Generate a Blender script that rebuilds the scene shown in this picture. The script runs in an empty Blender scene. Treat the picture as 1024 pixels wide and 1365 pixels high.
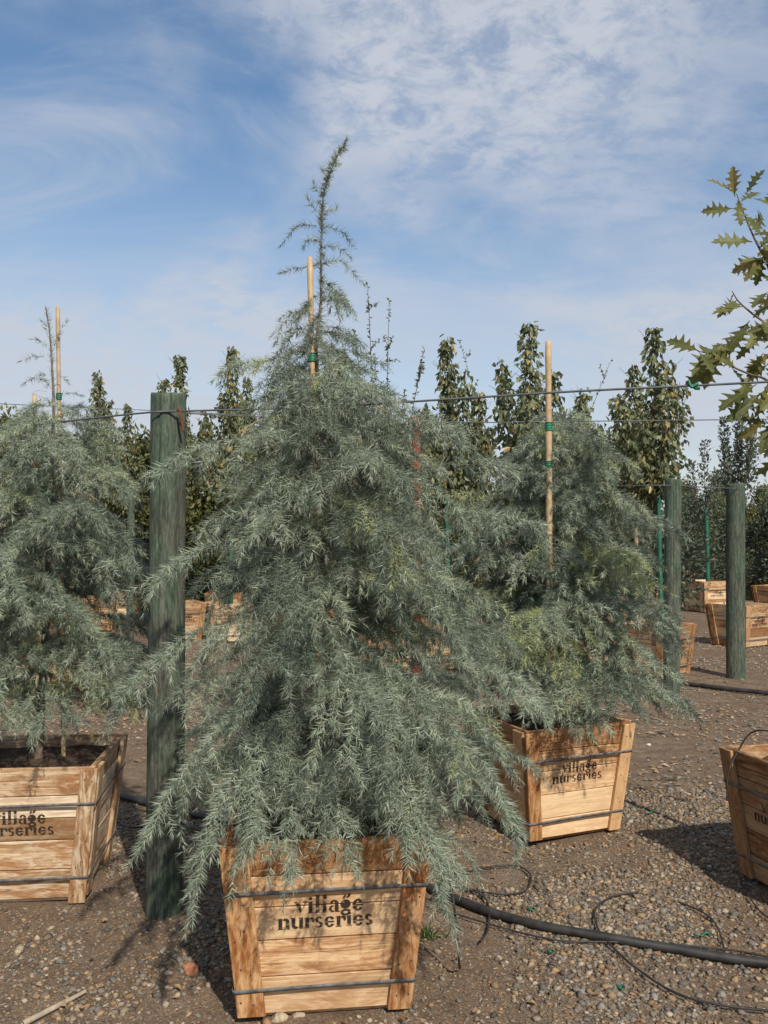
import bpy, bmesh, math, random
import numpy as np
from mathutils import Vector, Matrix

# ------------------------------------------------------------------ camera, sky, sun
S = bpy.context.scene
C = S.collection
F, W, H = 1150.0, 1024.0, 1365.0
CAM = Vector((0, 0, 1.55))
PITCH = math.atan(38 / F)
cd = bpy.data.cameras.new('camera'); cam = bpy.data.objects.new('camera', cd); C.objects.link(cam)
cam.location = CAM; cam.rotation_euler = (math.pi / 2 + PITCH, 0, 0)
cd.sensor_fit = 'HORIZONTAL'; cd.sensor_width = 36; cd.lens = F / W * 36; cd.clip_end = 3000; cd.clip_start = 0.05
S.camera = cam
S.render.resolution_x, S.render.resolution_y = 768, 1024
S.view_settings.view_transform = 'Standard'; S.view_settings.look = 'None'
S.view_settings.gamma = 1; S.view_settings.use_curve_mapping = False
S.view_settings.exposure = 0.15

SUN_EL = math.radians(43); SUN_AZ = math.radians(157)      # azimuth from +Y towards +X
wd = bpy.data.worlds.new('World'); S.world = wd; wd.use_nodes = True
def build_world():
    nt = wd.node_tree; nt.nodes.clear(); N = nt.nodes.new; L = nt.links.new
    def math_(op, a, b=None):
        n = N('ShaderNodeMath'); n.operation = op
        for i, v in enumerate((a, b)):
            if v is None: continue
            if isinstance(v, (int, float)): n.inputs[i].default_value = v
            else: L(v, n.inputs[i])
        return n.outputs[0]
    def ramp(fac, lo, hi):
        n = N('ShaderNodeMapRange'); n.interpolation_type = 'SMOOTHSTEP'; n.inputs[1].default_value = lo; n.inputs[2].default_value = hi
        L(fac, n.inputs[0]); return n.outputs[0]
    out = N('ShaderNodeOutputWorld'); bg = N('ShaderNodeBackground'); L(bg.outputs[0], out.inputs[0])
    bg.inputs[1].default_value = 0.125
    sky = N('ShaderNodeTexSky'); sky.sky_type = 'NISHITA'; sky.sun_disc = False
    sky.sun_elevation = SUN_EL; sky.sun_rotation = SUN_AZ; sky.air_density = 1.2; sky.dust_density = 0.2; sky.ozone_density = 1.6
    tc = N('ShaderNodeTexCoord'); sep = N('ShaderNodeSeparateXYZ'); L(tc.outputs['Generated'], sep.inputs[0])
    zz = math_('ADD', math_('MAXIMUM', sep.outputs[2], 0.0), 0.30)
    cx = math_('DIVIDE', sep.outputs[0], zz); cy = math_('DIVIDE', sep.outputs[1], zz)
    com = N('ShaderNodeCombineXYZ'); L(cx, com.inputs[0]); L(cy, com.inputs[1])
    def noise(scale, detail, rough, loc, rot, sc, dist=0.0):
        m = N('ShaderNodeMapping'); m.inputs['Location'].default_value = loc; m.inputs['Rotation'].default_value = (0, 0, rot); m.inputs['Scale'].default_value = sc
        L(com.outputs[0], m.inputs[0])
        n = N('ShaderNodeTexNoise'); n.inputs['Scale'].default_value = scale; n.inputs['Detail'].default_value = detail
        n.inputs['Roughness'].default_value = rough; n.inputs['Distortion'].default_value = dist
        L(m.outputs[0], n.inputs['Vector']); return n.outputs['Fac']
    big = noise(1.15, 4, 0.55, (15.2, 1.9, 5), 0.6, (1, 1, 1), 0.5)
    wisp = noise(1.9, 9, 0.60, (2.1, 4.4, 1), 0.75, (0.9, 1.6, 1), 0.9)
    mot = noise(13.0, 8, 0.68, (4, 1, 2), 0.9, (1, 1.3, 1), 0.3)
    a = ramp(big, 0.38, 0.56)
    w_ = ramp(wisp, 0.42, 0.72)
    m_ = ramp(mot, 0.34, 0.60)
    thick = math_('MULTIPLY', a, math_('ADD', math_('MULTIPLY', m_, 0.60), 0.40))
    thin = math_('MULTIPLY', w_, 0.66)
    low = math_('MULTIPLY', math_('SUBTRACT', 1.0, ramp(sep.outputs[2], 0.02, 0.48)), 0.80)
    both = math_('SUBTRACT', 1.0, math_('MULTIPLY', math_('SUBTRACT', 1.0, thick), math_('SUBTRACT', 1.0, thin)))
    both = math_('SUBTRACT', 1.0, math_('MULTIPLY', math_('SUBTRACT', 1.0, both), math_('SUBTRACT', 1.0, low)))
    mask = math_('MULTIPLY', both, 0.94)
    mix = N('ShaderNodeMix'); mix.data_type = 'RGBA'; L(mask, mix.inputs[0]); hs = N('ShaderNodeHueSaturation'); hs.inputs['Saturation'].default_value = 1.14; hs.inputs['Value'].default_value = 0.92; L(sky.outputs[0], hs.inputs['Color']); L(hs.outputs[0], mix.inputs[6])
    mix.inputs[7].default_value = (4.15, 4.40, 4.95, 1)
    L(mix.outputs[2], bg.inputs[0])
build_world()
sl = bpy.data.lights.new('sun', 'SUN'); sl.energy = 4.3; sl.angle = math.radians(0.9); sl.color = (1.0, 0.92, 0.79)
so = bpy.data.objects.new('sun', sl); C.objects.link(so)
sd = Vector((math.sin(SUN_AZ) * math.cos(SUN_EL), math.cos(SUN_AZ) * math.cos(SUN_EL), math.sin(SUN_EL)))
so.rotation_euler = (-sd).to_track_quat('-Z', 'Y').to_euler(); so.location = sd * 50

# ------------------------------------------------------------------ helpers
random.seed(11); RNG = np.random.default_rng(11)
def ray(px, py):
    v = Vector(((px - W / 2) / F, -(py - H / 2) / F, -1)); v.rotate(cam.rotation_euler); return v
def at(px, py, Y):
    d = ray(px, py); return CAM + d * (Y / d.y)
def gnd(px, py, z=0.0):
    d = ray(px, py); return CAM + d * ((z - CAM.z) / d.z)
def hgt(x, y):
    return 0.010 * np.sin(1.9 * x + 0.7 * y) * np.cos(1.3 * y - 0.6 * x + 1) + 0.006 * np.sin(4.3 * x - 2.9 * y + 2) + 0.003 * np.sin(9.1 * x + 7.7 * y)

def tag(o, label=None, cat=None, group=None, kind=None):
    if label: o['label'] = label
    if cat: o['category'] = cat
    if group: o['group'] = group
    if kind: o['kind'] = kind
    return o
def link(name, me, mat=None, parent=None):
    o = bpy.data.objects.new(name, me); C.objects.link(o)
    if mat is not None and me is not None and not me.materials: me.materials.append(mat)
    if parent is not None: o.parent = parent
    return o
def empty(name, loc=(0, 0, 0), rz=0.0):
    o = bpy.data.objects.new(name, None); C.objects.link(o); o.location = loc; o.rotation_euler = (0, 0, rz); o.empty_display_size = 0.1
    return o
def copy_tree(o, parent=None):
    c = o.copy(); C.objects.link(c); c.parent = parent
    for ch in list(o.children): copy_tree(ch, c)
    return c
def np_mesh(name, V, Fa, attrs=None, smooth=False):
    """V (n,3), Fa (m,k) all the same size; attrs: {name: (type, array per vertex)}"""
    me = bpy.data.meshes.new(name); V = np.asarray(V, np.float32); Fa = np.asarray(Fa, np.int32)
    m, k = Fa.shape
    me.vertices.add(len(V)); me.vertices.foreach_set('co', V.ravel())
    me.loops.add(m * k); me.loops.foreach_set('vertex_index', Fa.ravel())
    me.polygons.add(m); me.polygons.foreach_set('loop_start', np.arange(0, m * k, k, dtype=np.int32))
    me.polygons.foreach_set('loop_total', np.full(m, k, np.int32))
    if smooth: me.polygons.foreach_set('use_smooth', np.ones(m, bool))
    for an, (ty, arr) in (attrs or {}).items():
        a = me.attributes.new(an, ty, 'POINT')
        a.data.foreach_set('color' if ty == 'FLOAT_COLOR' else ('vector' if ty == 'FLOAT_VECTOR' else 'value'), np.asarray(arr, np.float32).ravel())
    me.update(calc_edges=True); me.validate()
    return me
def tube_geo(paths, sides=6, cap=True):
    """paths: list of (pts (n,3), radii (n,)) -> V, quads"""
    Vs, Fs, off = [], [], 0
    ang = np.linspace(0, 2 * np.pi, sides, endpoint=False)
    for P, R in paths:
        P = np.asarray(P, float); R = np.broadcast_to(np.asarray(R, float), (len(P),))
        T = np.gradient(P, axis=0); T /= np.linalg.norm(T, axis=1, keepdims=True) + 1e-9
        ref = np.array([0, 0, 1.0]) if abs(T[:, 2]).mean() < 0.8 else np.array([1.0, 0, 0])
        A = np.cross(T, ref); A /= np.linalg.norm(A, axis=1, keepdims=True) + 1e-9
        B = np.cross(T, A)
        ring = P[:, None] + R[:, None, None] * (A[:, None] * np.cos(ang)[None, :, None] + B[:, None] * np.sin(ang)[None, :, None])
        n = len(P); Vs.append(ring.reshape(-1, 3))
        i = np.arange(n - 1)[:, None] * sides; j = np.arange(sides)[None]; j2 = (j + 1) % sides
        Fs.append(np.stack([i + j, i + j2, i + sides + j2, i + sides + j], -1).reshape(-1, 4) + off)
        off += n * sides
        if cap and sides == 4: Fs.append(np.array([[off - 1, off - 2, off - 3, off - 4]]))
    return np.concatenate(Vs), np.concatenate(Fs)
def smooth_path(pts, n=8):
    P = np.array([list(p) for p in pts], float); Q = np.vstack([2 * P[0] - P[1], P, 2 * P[-1] - P[-2]]); out = []
    for i in range(1, len(Q) - 2):
        p0, p1, p2, p3 = Q[i - 1:i + 3]
        for t in np.linspace(0, 1, n, endpoint=False):
            out.append(0.5 * (2 * p1 + (p2 - p0) * t + (2 * p0 - 5 * p1 + 4 * p2 - p3) * t * t + (3 * p1 - p0 - 3 * p2 + p3) * t ** 3))
    out.append(Q[-2]); return np.array(out)
def tube_obj(name, pts, r, mat, parent=None, sides=8, sm=8):
    P = smooth_path(pts, sm) if sm else np.array([list(p) for p in pts])
    V, Fq = tube_geo([(P, r)], sides); return link(name, np_mesh(name, V, Fq, smooth=True), mat, parent)

# ------------------------------------------------------------------ materials
class NT:
    def __init__(s, name):
        s.m = bpy.data.materials.new(name); s.m.use_nodes = True; s.t = s.m.node_tree
        s.b = s.t.nodes['Principled BSDF']; s.o = s.t.nodes['Material Output']
    def n(s, ty, **kw):
        x = s.t.nodes.new(ty)
        for k, v in kw.items(): setattr(x, k, v)
        return x
    def l(s, a, b): s.t.links.new(a, b)
    def noise(s, vec, scale, detail=5, rough=0.55, dist=0):
        x = s.n('ShaderNodeTexNoise'); x.inputs['Scale'].default_value = scale; x.inputs['Detail'].default_value = detail
        x.inputs['Roughness'].default_value = rough; x.inputs['Distortion'].default_value = dist
        if vec is not None: s.l(vec, x.inputs['Vector'])
        return x.outputs['Fac']
    def ramp(s, fac, stops, interp='LINEAR'):
        x = s.n('ShaderNodeValToRGB'); x.color_ramp.interpolation = interp; e = x.color_ramp.elements
        while len(e) < len(stops): e.new(0.5)
        for k, (p, c) in enumerate(stops): e[k].position = p; e[k].color = c if len(c) == 4 else (*c, 1)
        s.l(fac, x.inputs[0]); return x.outputs[0]
    def mix(s, fac, a, b, mode='MIX'):
        x = s.n('ShaderNodeMix', data_type='RGBA', blend_type=mode)
        for i, v in ((0, fac), (6, a), (7, b)):
            if isinstance(v, (int, float)): x.inputs[i].default_value = v
            elif isinstance(v, tuple): x.inputs[i].default_value = v if len(v) == 4 else (*v, 1)
            else: s.l(v, x.inputs[i])
        return x.outputs[2]
    def math(s, op, a, b=0.0):
        x = s.n('ShaderNodeMath', operation=op)
        for i, v in enumerate((a, b)):
            if isinstance(v, (int, float)): x.inputs[i].default_value = v
            else: s.l(v, x.inputs[i])
        return x.outputs[0]
    def mapping(s, vec, scale=(1, 1, 1), loc=(0, 0, 0)):
        x = s.n('ShaderNodeMapping'); x.inputs['Scale'].default_value = scale; x.inputs['Location'].default_value = loc
        s.l(vec, x.inputs[0]); return x.outputs[0]
    def bump(s, h, strength=0.5, dist=0.01):
        x = s.n('ShaderNodeBump'); x.inputs['Strength'].default_value = strength; x.inputs['Distance'].default_value = dist
        s.l(h, x.inputs['Height']); s.l(x.outputs[0], s.b.inputs['Normal'])
    def base(s, c): (s.l(c, s.b.inputs['Base Color']) if not isinstance(c, tuple) else setattr(s.b.inputs['Base Color'], 'default_value', (*c, 1)))
    def rough(s, v, spec=0.5): s.b.inputs['Roughness'].default_value = v; s.b.inputs['Specular IOR Level'].default_value = spec
    def attr(s, nm, out='Color'): x = s.n('ShaderNodeAttribute', attribute_name=nm); return x.outputs[out]
    def obj(s): return s.n('ShaderNodeTexCoord').outputs['Object']
    def translucent(s, col, fac):
        t = s.n('ShaderNodeBsdfTranslucent'); mx = s.n('ShaderNodeMixShader'); mx.inputs[0].default_value = fac
        if isinstance(col, tuple): t.inputs[0].default_value = (*col, 1)
        else: s.l(col, t.inputs[0])
        s.l(s.b.outputs[0], mx.inputs[1]); s.l(t.outputs[0], mx.inputs[2]); s.l(mx.outputs[0], s.o.inputs[0])

def m_plain(name, c, r=0.6, spec=0.4, var=0.25, scale=12):
    k = NT(name); v = k.noise(k.obj(), scale, 6)
    k.base(k.ramp(v, [(0.3, tuple(x * (1 - var) for x in c)), (0.7, tuple(min(1, x * (1 + var)) for x in c))])); k.rough(r, spec); k.bump(v, 0.2, 0.003); return k.m
def m_ground():
    k = NT('dirt'); p = k.n('ShaderNodeNewGeometry').outputs['Position']
    a = k.noise(p, 0.9, 6, 0.6); b = k.noise(p, 6, 9, 0.7); c = k.noise(p, 190, 4, 0.75)
    v1 = k.n('ShaderNodeTexVoronoi'); v1.inputs['Scale'].default_value = 210; k.l(p, v1.inputs['Vector'])
    v2 = k.n('ShaderNodeTexVoronoi'); v2.inputs['Scale'].default_value = 55; k.l(p, v2.inputs['Vector'])
    col = k.ramp(b, [(0.32, (0.096, 0.070, 0.050)), (0.52, (0.165, 0.124, 0.090)), (0.70, (0.250, 0.198, 0.150))])
    col = k.mix(k.ramp(a, [(0.42, (0, 0, 0)), (0.62, (0.8, 0.8, 0.8))]), col, (0.155, 0.108, 0.076))
    col = k.mix(0.75, col, k.ramp(v1.outputs['Color'], [(0.0, (0.42, 0.42, 0.42)), (0.7, (1.15, 1.12, 1.08)), (1.0, (2.0, 1.9, 1.75))]), 'MULTIPLY')
    col = k.mix(0.45, col, k.ramp(v2.outputs['Color'], [(0.0, (0.6, 0.6, 0.6)), (1.0, (1.4, 1.35, 1.28))]), 'MULTIPLY')
    k.base(col); k.rough(0.95, 0.12)
    hh = k.math('ADD', k.math('MULTIPLY', c, 0.5), k.math('SUBTRACT', 1.0, v1.outputs['Distance'])); k.bump(hh, 0.7, 0.003); return k.m
def m_stone():
    k = NT('gravel_stone'); v = k.noise(k.n('ShaderNodeNewGeometry').outputs['Position'], 120, 5, 0.6)
    k.base(k.mix(0.5, k.attr('col'), k.ramp(v, [(0.25, (0.45, 0.45, 0.45)), (0.75, (1.4, 1.38, 1.34))]), 'MULTIPLY')); k.rough(0.85, 0.25); k.bump(v, 0.35, 0.003); return k.m
def m_wood():
    k = NT('crate_wood'); g = k.attr('grain', 'Vector'); oi = k.n('ShaderNodeObjectInfo')
    off = k.n('ShaderNodeVectorMath', operation='ADD'); k.l(g, off.inputs[0])
    cb = k.n('ShaderNodeCombineXYZ'); k.l(k.math('MULTIPLY', oi.outputs['Random'], 31.0), cb.inputs[0]); k.l(k.math('MULTIPLY', oi.outputs['Random'], 17.0), cb.inputs[1]); k.l(cb.outputs[0], off.inputs[1]); v = off.outputs[0]
    warp = k.noise(k.mapping(v, (3.2, 9, 9)), 1.0, 3, 0.5)
    wv = k.n('ShaderNodeVectorMath', operation='ADD'); k.l(v, wv.inputs[0])
    c2 = k.n('ShaderNodeCombineXYZ'); k.l(k.math('MULTIPLY', warp, 0.045), c2.inputs[1]); k.l(c2.outputs[0], wv.inputs[1])
    rings = k.noise(k.mapping(wv.outputs[0], (1.3, 85, 85)), 1.0, 4, 0.6)
    fine = k.noise(k.mapping(v, (9, 330, 330)), 1.0, 4, 0.6)
    blot = k.noise(k.mapping(wv.outputs[0], (6.5, 24, 24)), 1.0, 7, 0.68, 1.6)
    blot2 = k.noise(k.mapping(v, (3.2, 8, 8), (5, 5, 5)), 1.0, 6, 0.66, 0.9)
    col = k.ramp(rings, [(0.36, (0.235, 0.118, 0.052)), (0.5, (0.455, 0.285, 0.150)), (0.64, (0.620, 0.455, 0.285))])
    col = k.mix(k.ramp(blot2, [(0.46, (0, 0, 0)), (0.58, (0.85, 0.85, 0.85))]), col, (0.285, 0.118, 0.040))
    col = k.mix(k.ramp(blot, [(0.55, (0, 0, 0)), (0.66, (0.72, 0.72, 0.72))]), col, (0.140, 0.058, 0.024))
    col = k.mix(k.ramp(blot, [(0.36, (0.75, 0.75, 0.75)), (0.52, (0, 0, 0))]), col, (0.63, 0.50, 0.345))
    split = k.noise(k.mapping(v, (1.1, 150, 150), (3, 3, 3)), 1.0, 3, 0.5)
    col = k.mix(k.ramp(split, [(0.26, (0.9, 0.9, 0.9)), (0.31, (0, 0, 0))]), col, (0.05, 0.028, 0.016))
    grime = k.noise(k.mapping(v, (9, 11, 11), (8, 1, 4)), 1.0, 8, 0.75)
    col = k.mix(k.ramp(grime, [(0.54, (0, 0, 0)), (0.72, (0.5, 0.5, 0.5))]), col, (0.14, 0.085, 0.055))
    kn = k.n('ShaderNodeTexVoronoi'); kn.inputs['Scale'].default_value = 1.0; k.l(k.mapping(wv.outputs[0], (4.2, 7.5, 7.5)), kn.inputs['Vector'])
    col = k.mix(k.ramp(kn.outputs['Distance'], [(0.05, (0.95, 0.95, 0.95)), (0.13, (0, 0, 0))]), col, (0.10, 0.045, 0.02))
    col = k.mix(0.35, col, k.ramp(fine, [(0.3, (0.55, 0.55, 0.55)), (0.7, (1.4, 1.4, 1.4))]), 'MULTIPLY')
    col = k.mix(k.ramp(oi.outputs['Random'], [(0.0, (0.6, 0.6, 0.6)), (0.4, (0, 0, 0)), (0.6, (0, 0, 0)), (1.0, (0.7, 0.7, 0.7))]), col, k.ramp(oi.outputs['Random'], [(0.45, (0.33, 0.165, 0.070)), (0.55, (0.63, 0.51, 0.35))]))
    br = k.math('ADD', k.math('MULTIPLY', oi.outputs['Random'], 0.35), 0.82)
    bc = k.n('ShaderNodeCombineColor')
    for i in range(3): k.l(br, bc.inputs[i])
    col = k.mix(1.0, col, bc.outputs[0], 'MULTIPLY'); col = k.mix(1.0, col, oi.outputs['Color'], 'MULTIPLY')
    k.base(col); k.rough(0.75, 0.25); k.bump(k.math('ADD', k.math('MULTIPLY', rings, 0.6), k.math('MULTIPLY', fine, 0.6)), 0.5, 0.003); return k.m
def m_ink():
    k = NT('stencil_ink'); g = k.obj(); a = k.noise(g, 70, 6, 0.7); b = k.noise(g, 22, 3, 0.6)
    k.base((0.035, 0.026, 0.020)); k.rough(0.8, 0.2)
    tr = k.n('ShaderNodeBsdfTransparent'); mx = k.n('ShaderNodeMixShader'); k.l(k.ramp(k.math('ADD', k.math('MULTIPLY', a, 0.65), k.math('MULTIPLY', b, 0.4)), [(0.53, (0.02, 0.02, 0.02)), (0.64, (0.8, 0.8, 0.8))]), mx.inputs[0])
    k.l(k.b.outputs[0], mx.inputs[1]); k.l(tr.outputs[0], mx.inputs[2]); k.l(mx.outputs[0], k.o.inputs[0]); return k.m
def m_post():
    k = NT('treated_post_wood'); o = k.obj()
    s1 = k.noise(k.mapping(o, (48, 48, 6.5)), 1, 7, 0.66, 0.2); s2 = k.noise(k.mapping(o, (150, 150, 26)), 1, 5, 0.7); b = k.noise(k.mapping(o, (9, 9, 2.6)), 1, 6, 0.62)
    col = k.ramp(s1, [(0.34, (0.046, 0.042, 0.034)), (0.5, (0.098, 0.092, 0.074)), (0.66, (0.165, 0.155, 0.128))])
    col = k.mix(k.ramp(b, [(0.40, (0.15, 0.15, 0.15)), (0.58, (0.78, 0.78, 0.78))]), col, k.ramp(s1, [(0.34, (0.034, 0.060, 0.042)), (0.66, (0.090, 0.145, 0.100))]))
    col = k.mix(0.7, col, k.ramp(s2, [(0.36, (0.45, 0.45, 0.45)), (0.62, (1.4, 1.4, 1.4))]), 'MULTIPLY')
    kn = k.n('ShaderNodeTexVoronoi'); kn.inputs['Scale'].default_value = 1.0; k.l(k.mapping(o, (11, 11, 4.2)), kn.inputs['Vector']); col = k.mix(k.ramp(kn.outputs['Distance'], [(0.07, (0.9, 0.9, 0.9)), (0.17, (0, 0, 0))]), col, (0.035, 0.026, 0.020))
    k.base(col); k.rough(0.85, 0.2); k.bump(k.math('ADD', s1, s2), 0.8, 0.006); return k.m
def m_leaf(name, dark, light, tip=None, tl=0.3, rough=0.5, by_obj=False):
    k = NT(name)
    t = k.n('ShaderNodeObjectInfo').outputs['Random'] if by_obj else k.attr('tint', 'Fac')
    stops = [(0.0, dark), (0.75, light)]
    if tip: stops.append((1.0, tip))
    col = k.ramp(t, stops)
    if by_obj:
        g = k.attr('leafuv', 'Vector'); sp = k.n('ShaderNodeSeparateXYZ'); k.l(g, sp.inputs[0])
        rim = k.math('MULTIPLY', sp.outputs[1], 2.2); nz = k.noise(k.obj(), 40, 5, 0.6)
        col = k.mix(k.ramp(k.math('ADD', k.math('MULTIPLY', rim, 0.75), k.math('MULTIPLY', nz, 0.6)), [(0.55, (0, 0, 0)), (0.95, (0.8, 0.8, 0.8))]), col, (0.24, 0.115, 0.028))
        vein = k.ramp(sp.outputs[1], [(0.006, (0.8, 0.8, 0.8)), (0.02, (0, 0, 0))]); col = k.mix(vein, col, (0.16, 0.17, 0.06))
        col = k.mix(0.5, col, k.ramp(nz, [(0.3, (0.6, 0.6, 0.6)), (0.7, (1.35, 1.35, 1.35))]), 'MULTIPLY')
    k.base(col); k.rough(rough, 0.4); k.translucent(col, tl); return k.m

M = dict(
    ground=m_ground(), stone=m_stone(), wood=m_wood(), ink=m_ink(), post=m_post(),
    nail=m_plain('rusty_nail', (0.06, 0.038, 0.028), 0.8, 0.3, 0.3, 60),
    strap=m_plain('grey_strap', (0.125, 0.120, 0.118), 0.7, 0.3, 0.5, 40),
    soil=m_plain('potting_soil', (0.075, 0.052, 0.038), 0.95, 0.1, 0.55, 60),
    bark=m_plain('cedar_bark', (0.160, 0.130, 0.100), 0.9, 0.2, 0.45, 40),
    twig=m_plain('cedar_twig', (0.36, 0.32, 0.235), 0.8, 0.2, 0.35, 30),
    pbark=m_plain('sapling_bark', (0.12, 0.085, 0.06), 0.85, 0.2, 0.4, 40),
    bamboo=m_plain('bamboo_cane', (0.46, 0.33, 0.19), 0.55, 0.4, 0.22, 25),
    tape=m_plain('green_tape', (0.010, 0.135, 0.072), 0.45, 0.5, 0.3, 50),
    gstake=m_plain('green_stake_paint', (0.018, 0.115, 0.070), 0.6, 0.4, 0.35, 14),
    steel=m_plain('wire_steel', (0.10, 0.105, 0.115), 0.5, 0.5, 0.3, 30),
    hose=m_plain('black_poly_pipe', (0.030, 0.028, 0.027), 0.55, 0.4, 0.7, 14),
    rust=m_plain('rusty_iron', (0.16, 0.060, 0.030), 0.85, 0.2, 0.45, 30),
    red=m_plain('red_stake_paint', (0.21, 0.050, 0.026), 0.75, 0.2, 0.45, 25),
    terra=m_plain('terracotta', (0.33, 0.145, 0.080), 0.85, 0.15, 0.3, 60),
    stick=m_plain('dry_stick', (0.36, 0.30, 0.225), 0.85, 0.2, 0.25, 30),
    pale=m_plain('pale_stone', (0.36, 0.30, 0.20), 0.9, 0.15, 0.4, 60),
    needle=m_leaf('cedar_needles', (0.082, 0.112, 0.084), (0.390, 0.450, 0.340), (0.360, 0.390, 0.150), 0.20, 0.42),
    pear=m_leaf('pear_leaves', (0.090, 0.112, 0.052), (0.255, 0.280, 0.145), (0.440, 0.300, 0.085), 0.38, 0.4),
    bush=m_leaf('background_foliage', (0.075, 0.096, 0.036), (0.225, 0.240, 0.092), (0.320, 0.230, 0.070), 0.36, 0.5),
    blue=m_leaf('grey_green_foliage', (0.070, 0.092, 0.062), (0.170, 0.200, 0.135), None, 0.3, 0.5),
    oak=m_leaf('oak_leaves', (0.085, 0.102, 0.028), (0.205, 0.210, 0.062), (0.280, 0.205, 0.058), 0.45, 0.5, True),
    litter=m_leaf('dry_leaf_litter', (0.16, 0.09, 0.045), (0.42, 0.29, 0.16), None, 0.15, 0.8),
    weed=m_leaf('weed_blades', (0.06, 0.10, 0.03), (0.14, 0.19, 0.06), None, 0.25, 0.5),
)

# ------------------------------------------------------------------ ground
def axis_(lo, hi, near, step, grow):
    a = [0.0]; s = step
    while a[-1] < hi:
        a.append(a[-1] + s)
        if a[-1] > near: s *= grow
    return a
def ground():
    px = axis_(0, 900, 4.0, 0.07, 1.25); xs = np.array([-v for v in px[:0:-1]] + px)
    py = axis_(0, 1500, 8.0, 0.07, 1.22); ny = axis_(0, 300, 1.0, 0.15, 1.4); ys = np.array([-v for v in ny[:0:-1]] + py)
    X, Y = np.meshgrid(xs, ys); Z = hgt(X, Y) * np.clip((16 - np.hypot(X, Y)) / 5, 0, 1)
    V = np.stack([X, Y, Z], -1).reshape(-1, 3); nx = len(xs); r = np.arange(len(ys) - 1)[:, None] * nx; c = np.arange(nx - 1)[None]
    Fq = np.stack([r + c, r + c + 1, r + nx + c + 1, r + nx + c], -1).reshape(-1, 4)
    tag(link('ground', np_mesh('ground', V, Fq, smooth=True), M['ground']), kind='structure')
ground()

# ------------------------------------------------------------------ wooden crates
def bev_box(verts8, name, bev=0.0022, gr=None):
    """verts8: bottom ring (4) + top ring (4); gr maps a vertex to its grain coordinate"""
    bm = bmesh.new(); vs = [bm.verts.new(v) for v in verts8]
    for f in ((3, 2, 1, 0), (4, 5, 6, 7), (0, 1, 5, 4), (1, 2, 6, 5), (2, 3, 7, 6), (3, 0, 4, 7)): bm.faces.new([vs[i] for i in f])
    if bev: bmesh.ops.bevel(bm, geom=bm.edges[:], offset=bev, segments=1, affect='EDGES')
    bmesh.ops.recalc_face_normals(bm, faces=bm.faces[:])
    me = bpy.data.meshes.new(name); bm.to_mesh(me); bm.free()
    a = me.attributes.new('grain', 'FLOAT_VECTOR', 'POINT')
    for i, v in enumerate(me.vertices): a.data[i].vector = gr(v.co) if gr else v.co
    return me

def R_(x0, y0, x1, y1): return [[(x0, y0), (x1, y0), (x1, y1), (x0, y1)]]
def A_(cx, cy, ro, ri, a0, a1, n=9):
    out = []; t = [math.radians(a0 + (a1 - a0) * i / n) for i in range(n + 1)]
    for i in range(n):
        out.append([(cx + ro[0] * math.cos(t[i]), cy + ro[1] * math.sin(t[i])), (cx + ro[0] * math.cos(t[i + 1]), cy + ro[1] * math.sin(t[i + 1])),
                    (cx + ri[0] * math.cos(t[i + 1]), cy + ri[1] * math.sin(t[i + 1])), (cx + ri[0] * math.cos(t[i]), cy + ri[1] * math.sin(t[i]))])
    return out
def D_(cx, cy, rx, ry, rot=0, n=12):
    c, s = math.cos(rot), math.sin(rot)
    return [[(cx + rx * math.cos(a) * c - ry * math.sin(a) * s, cy + rx * math.cos(a) * s + ry * math.sin(a) * c) for a in [2 * math.pi * i / n for i in range(n)]]]
def stem(h, x=0.06): return R_(x, 0.07, x + 0.28, h - 0.1) + [[(x - 0.12, h - 0.09), (x + 0.28, h - 0.09), (x + 0.28, h), (x - 0.02, h - 0.03)]] + R_(x - 0.09, 0, x + 0.38, 0.055)
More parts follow.
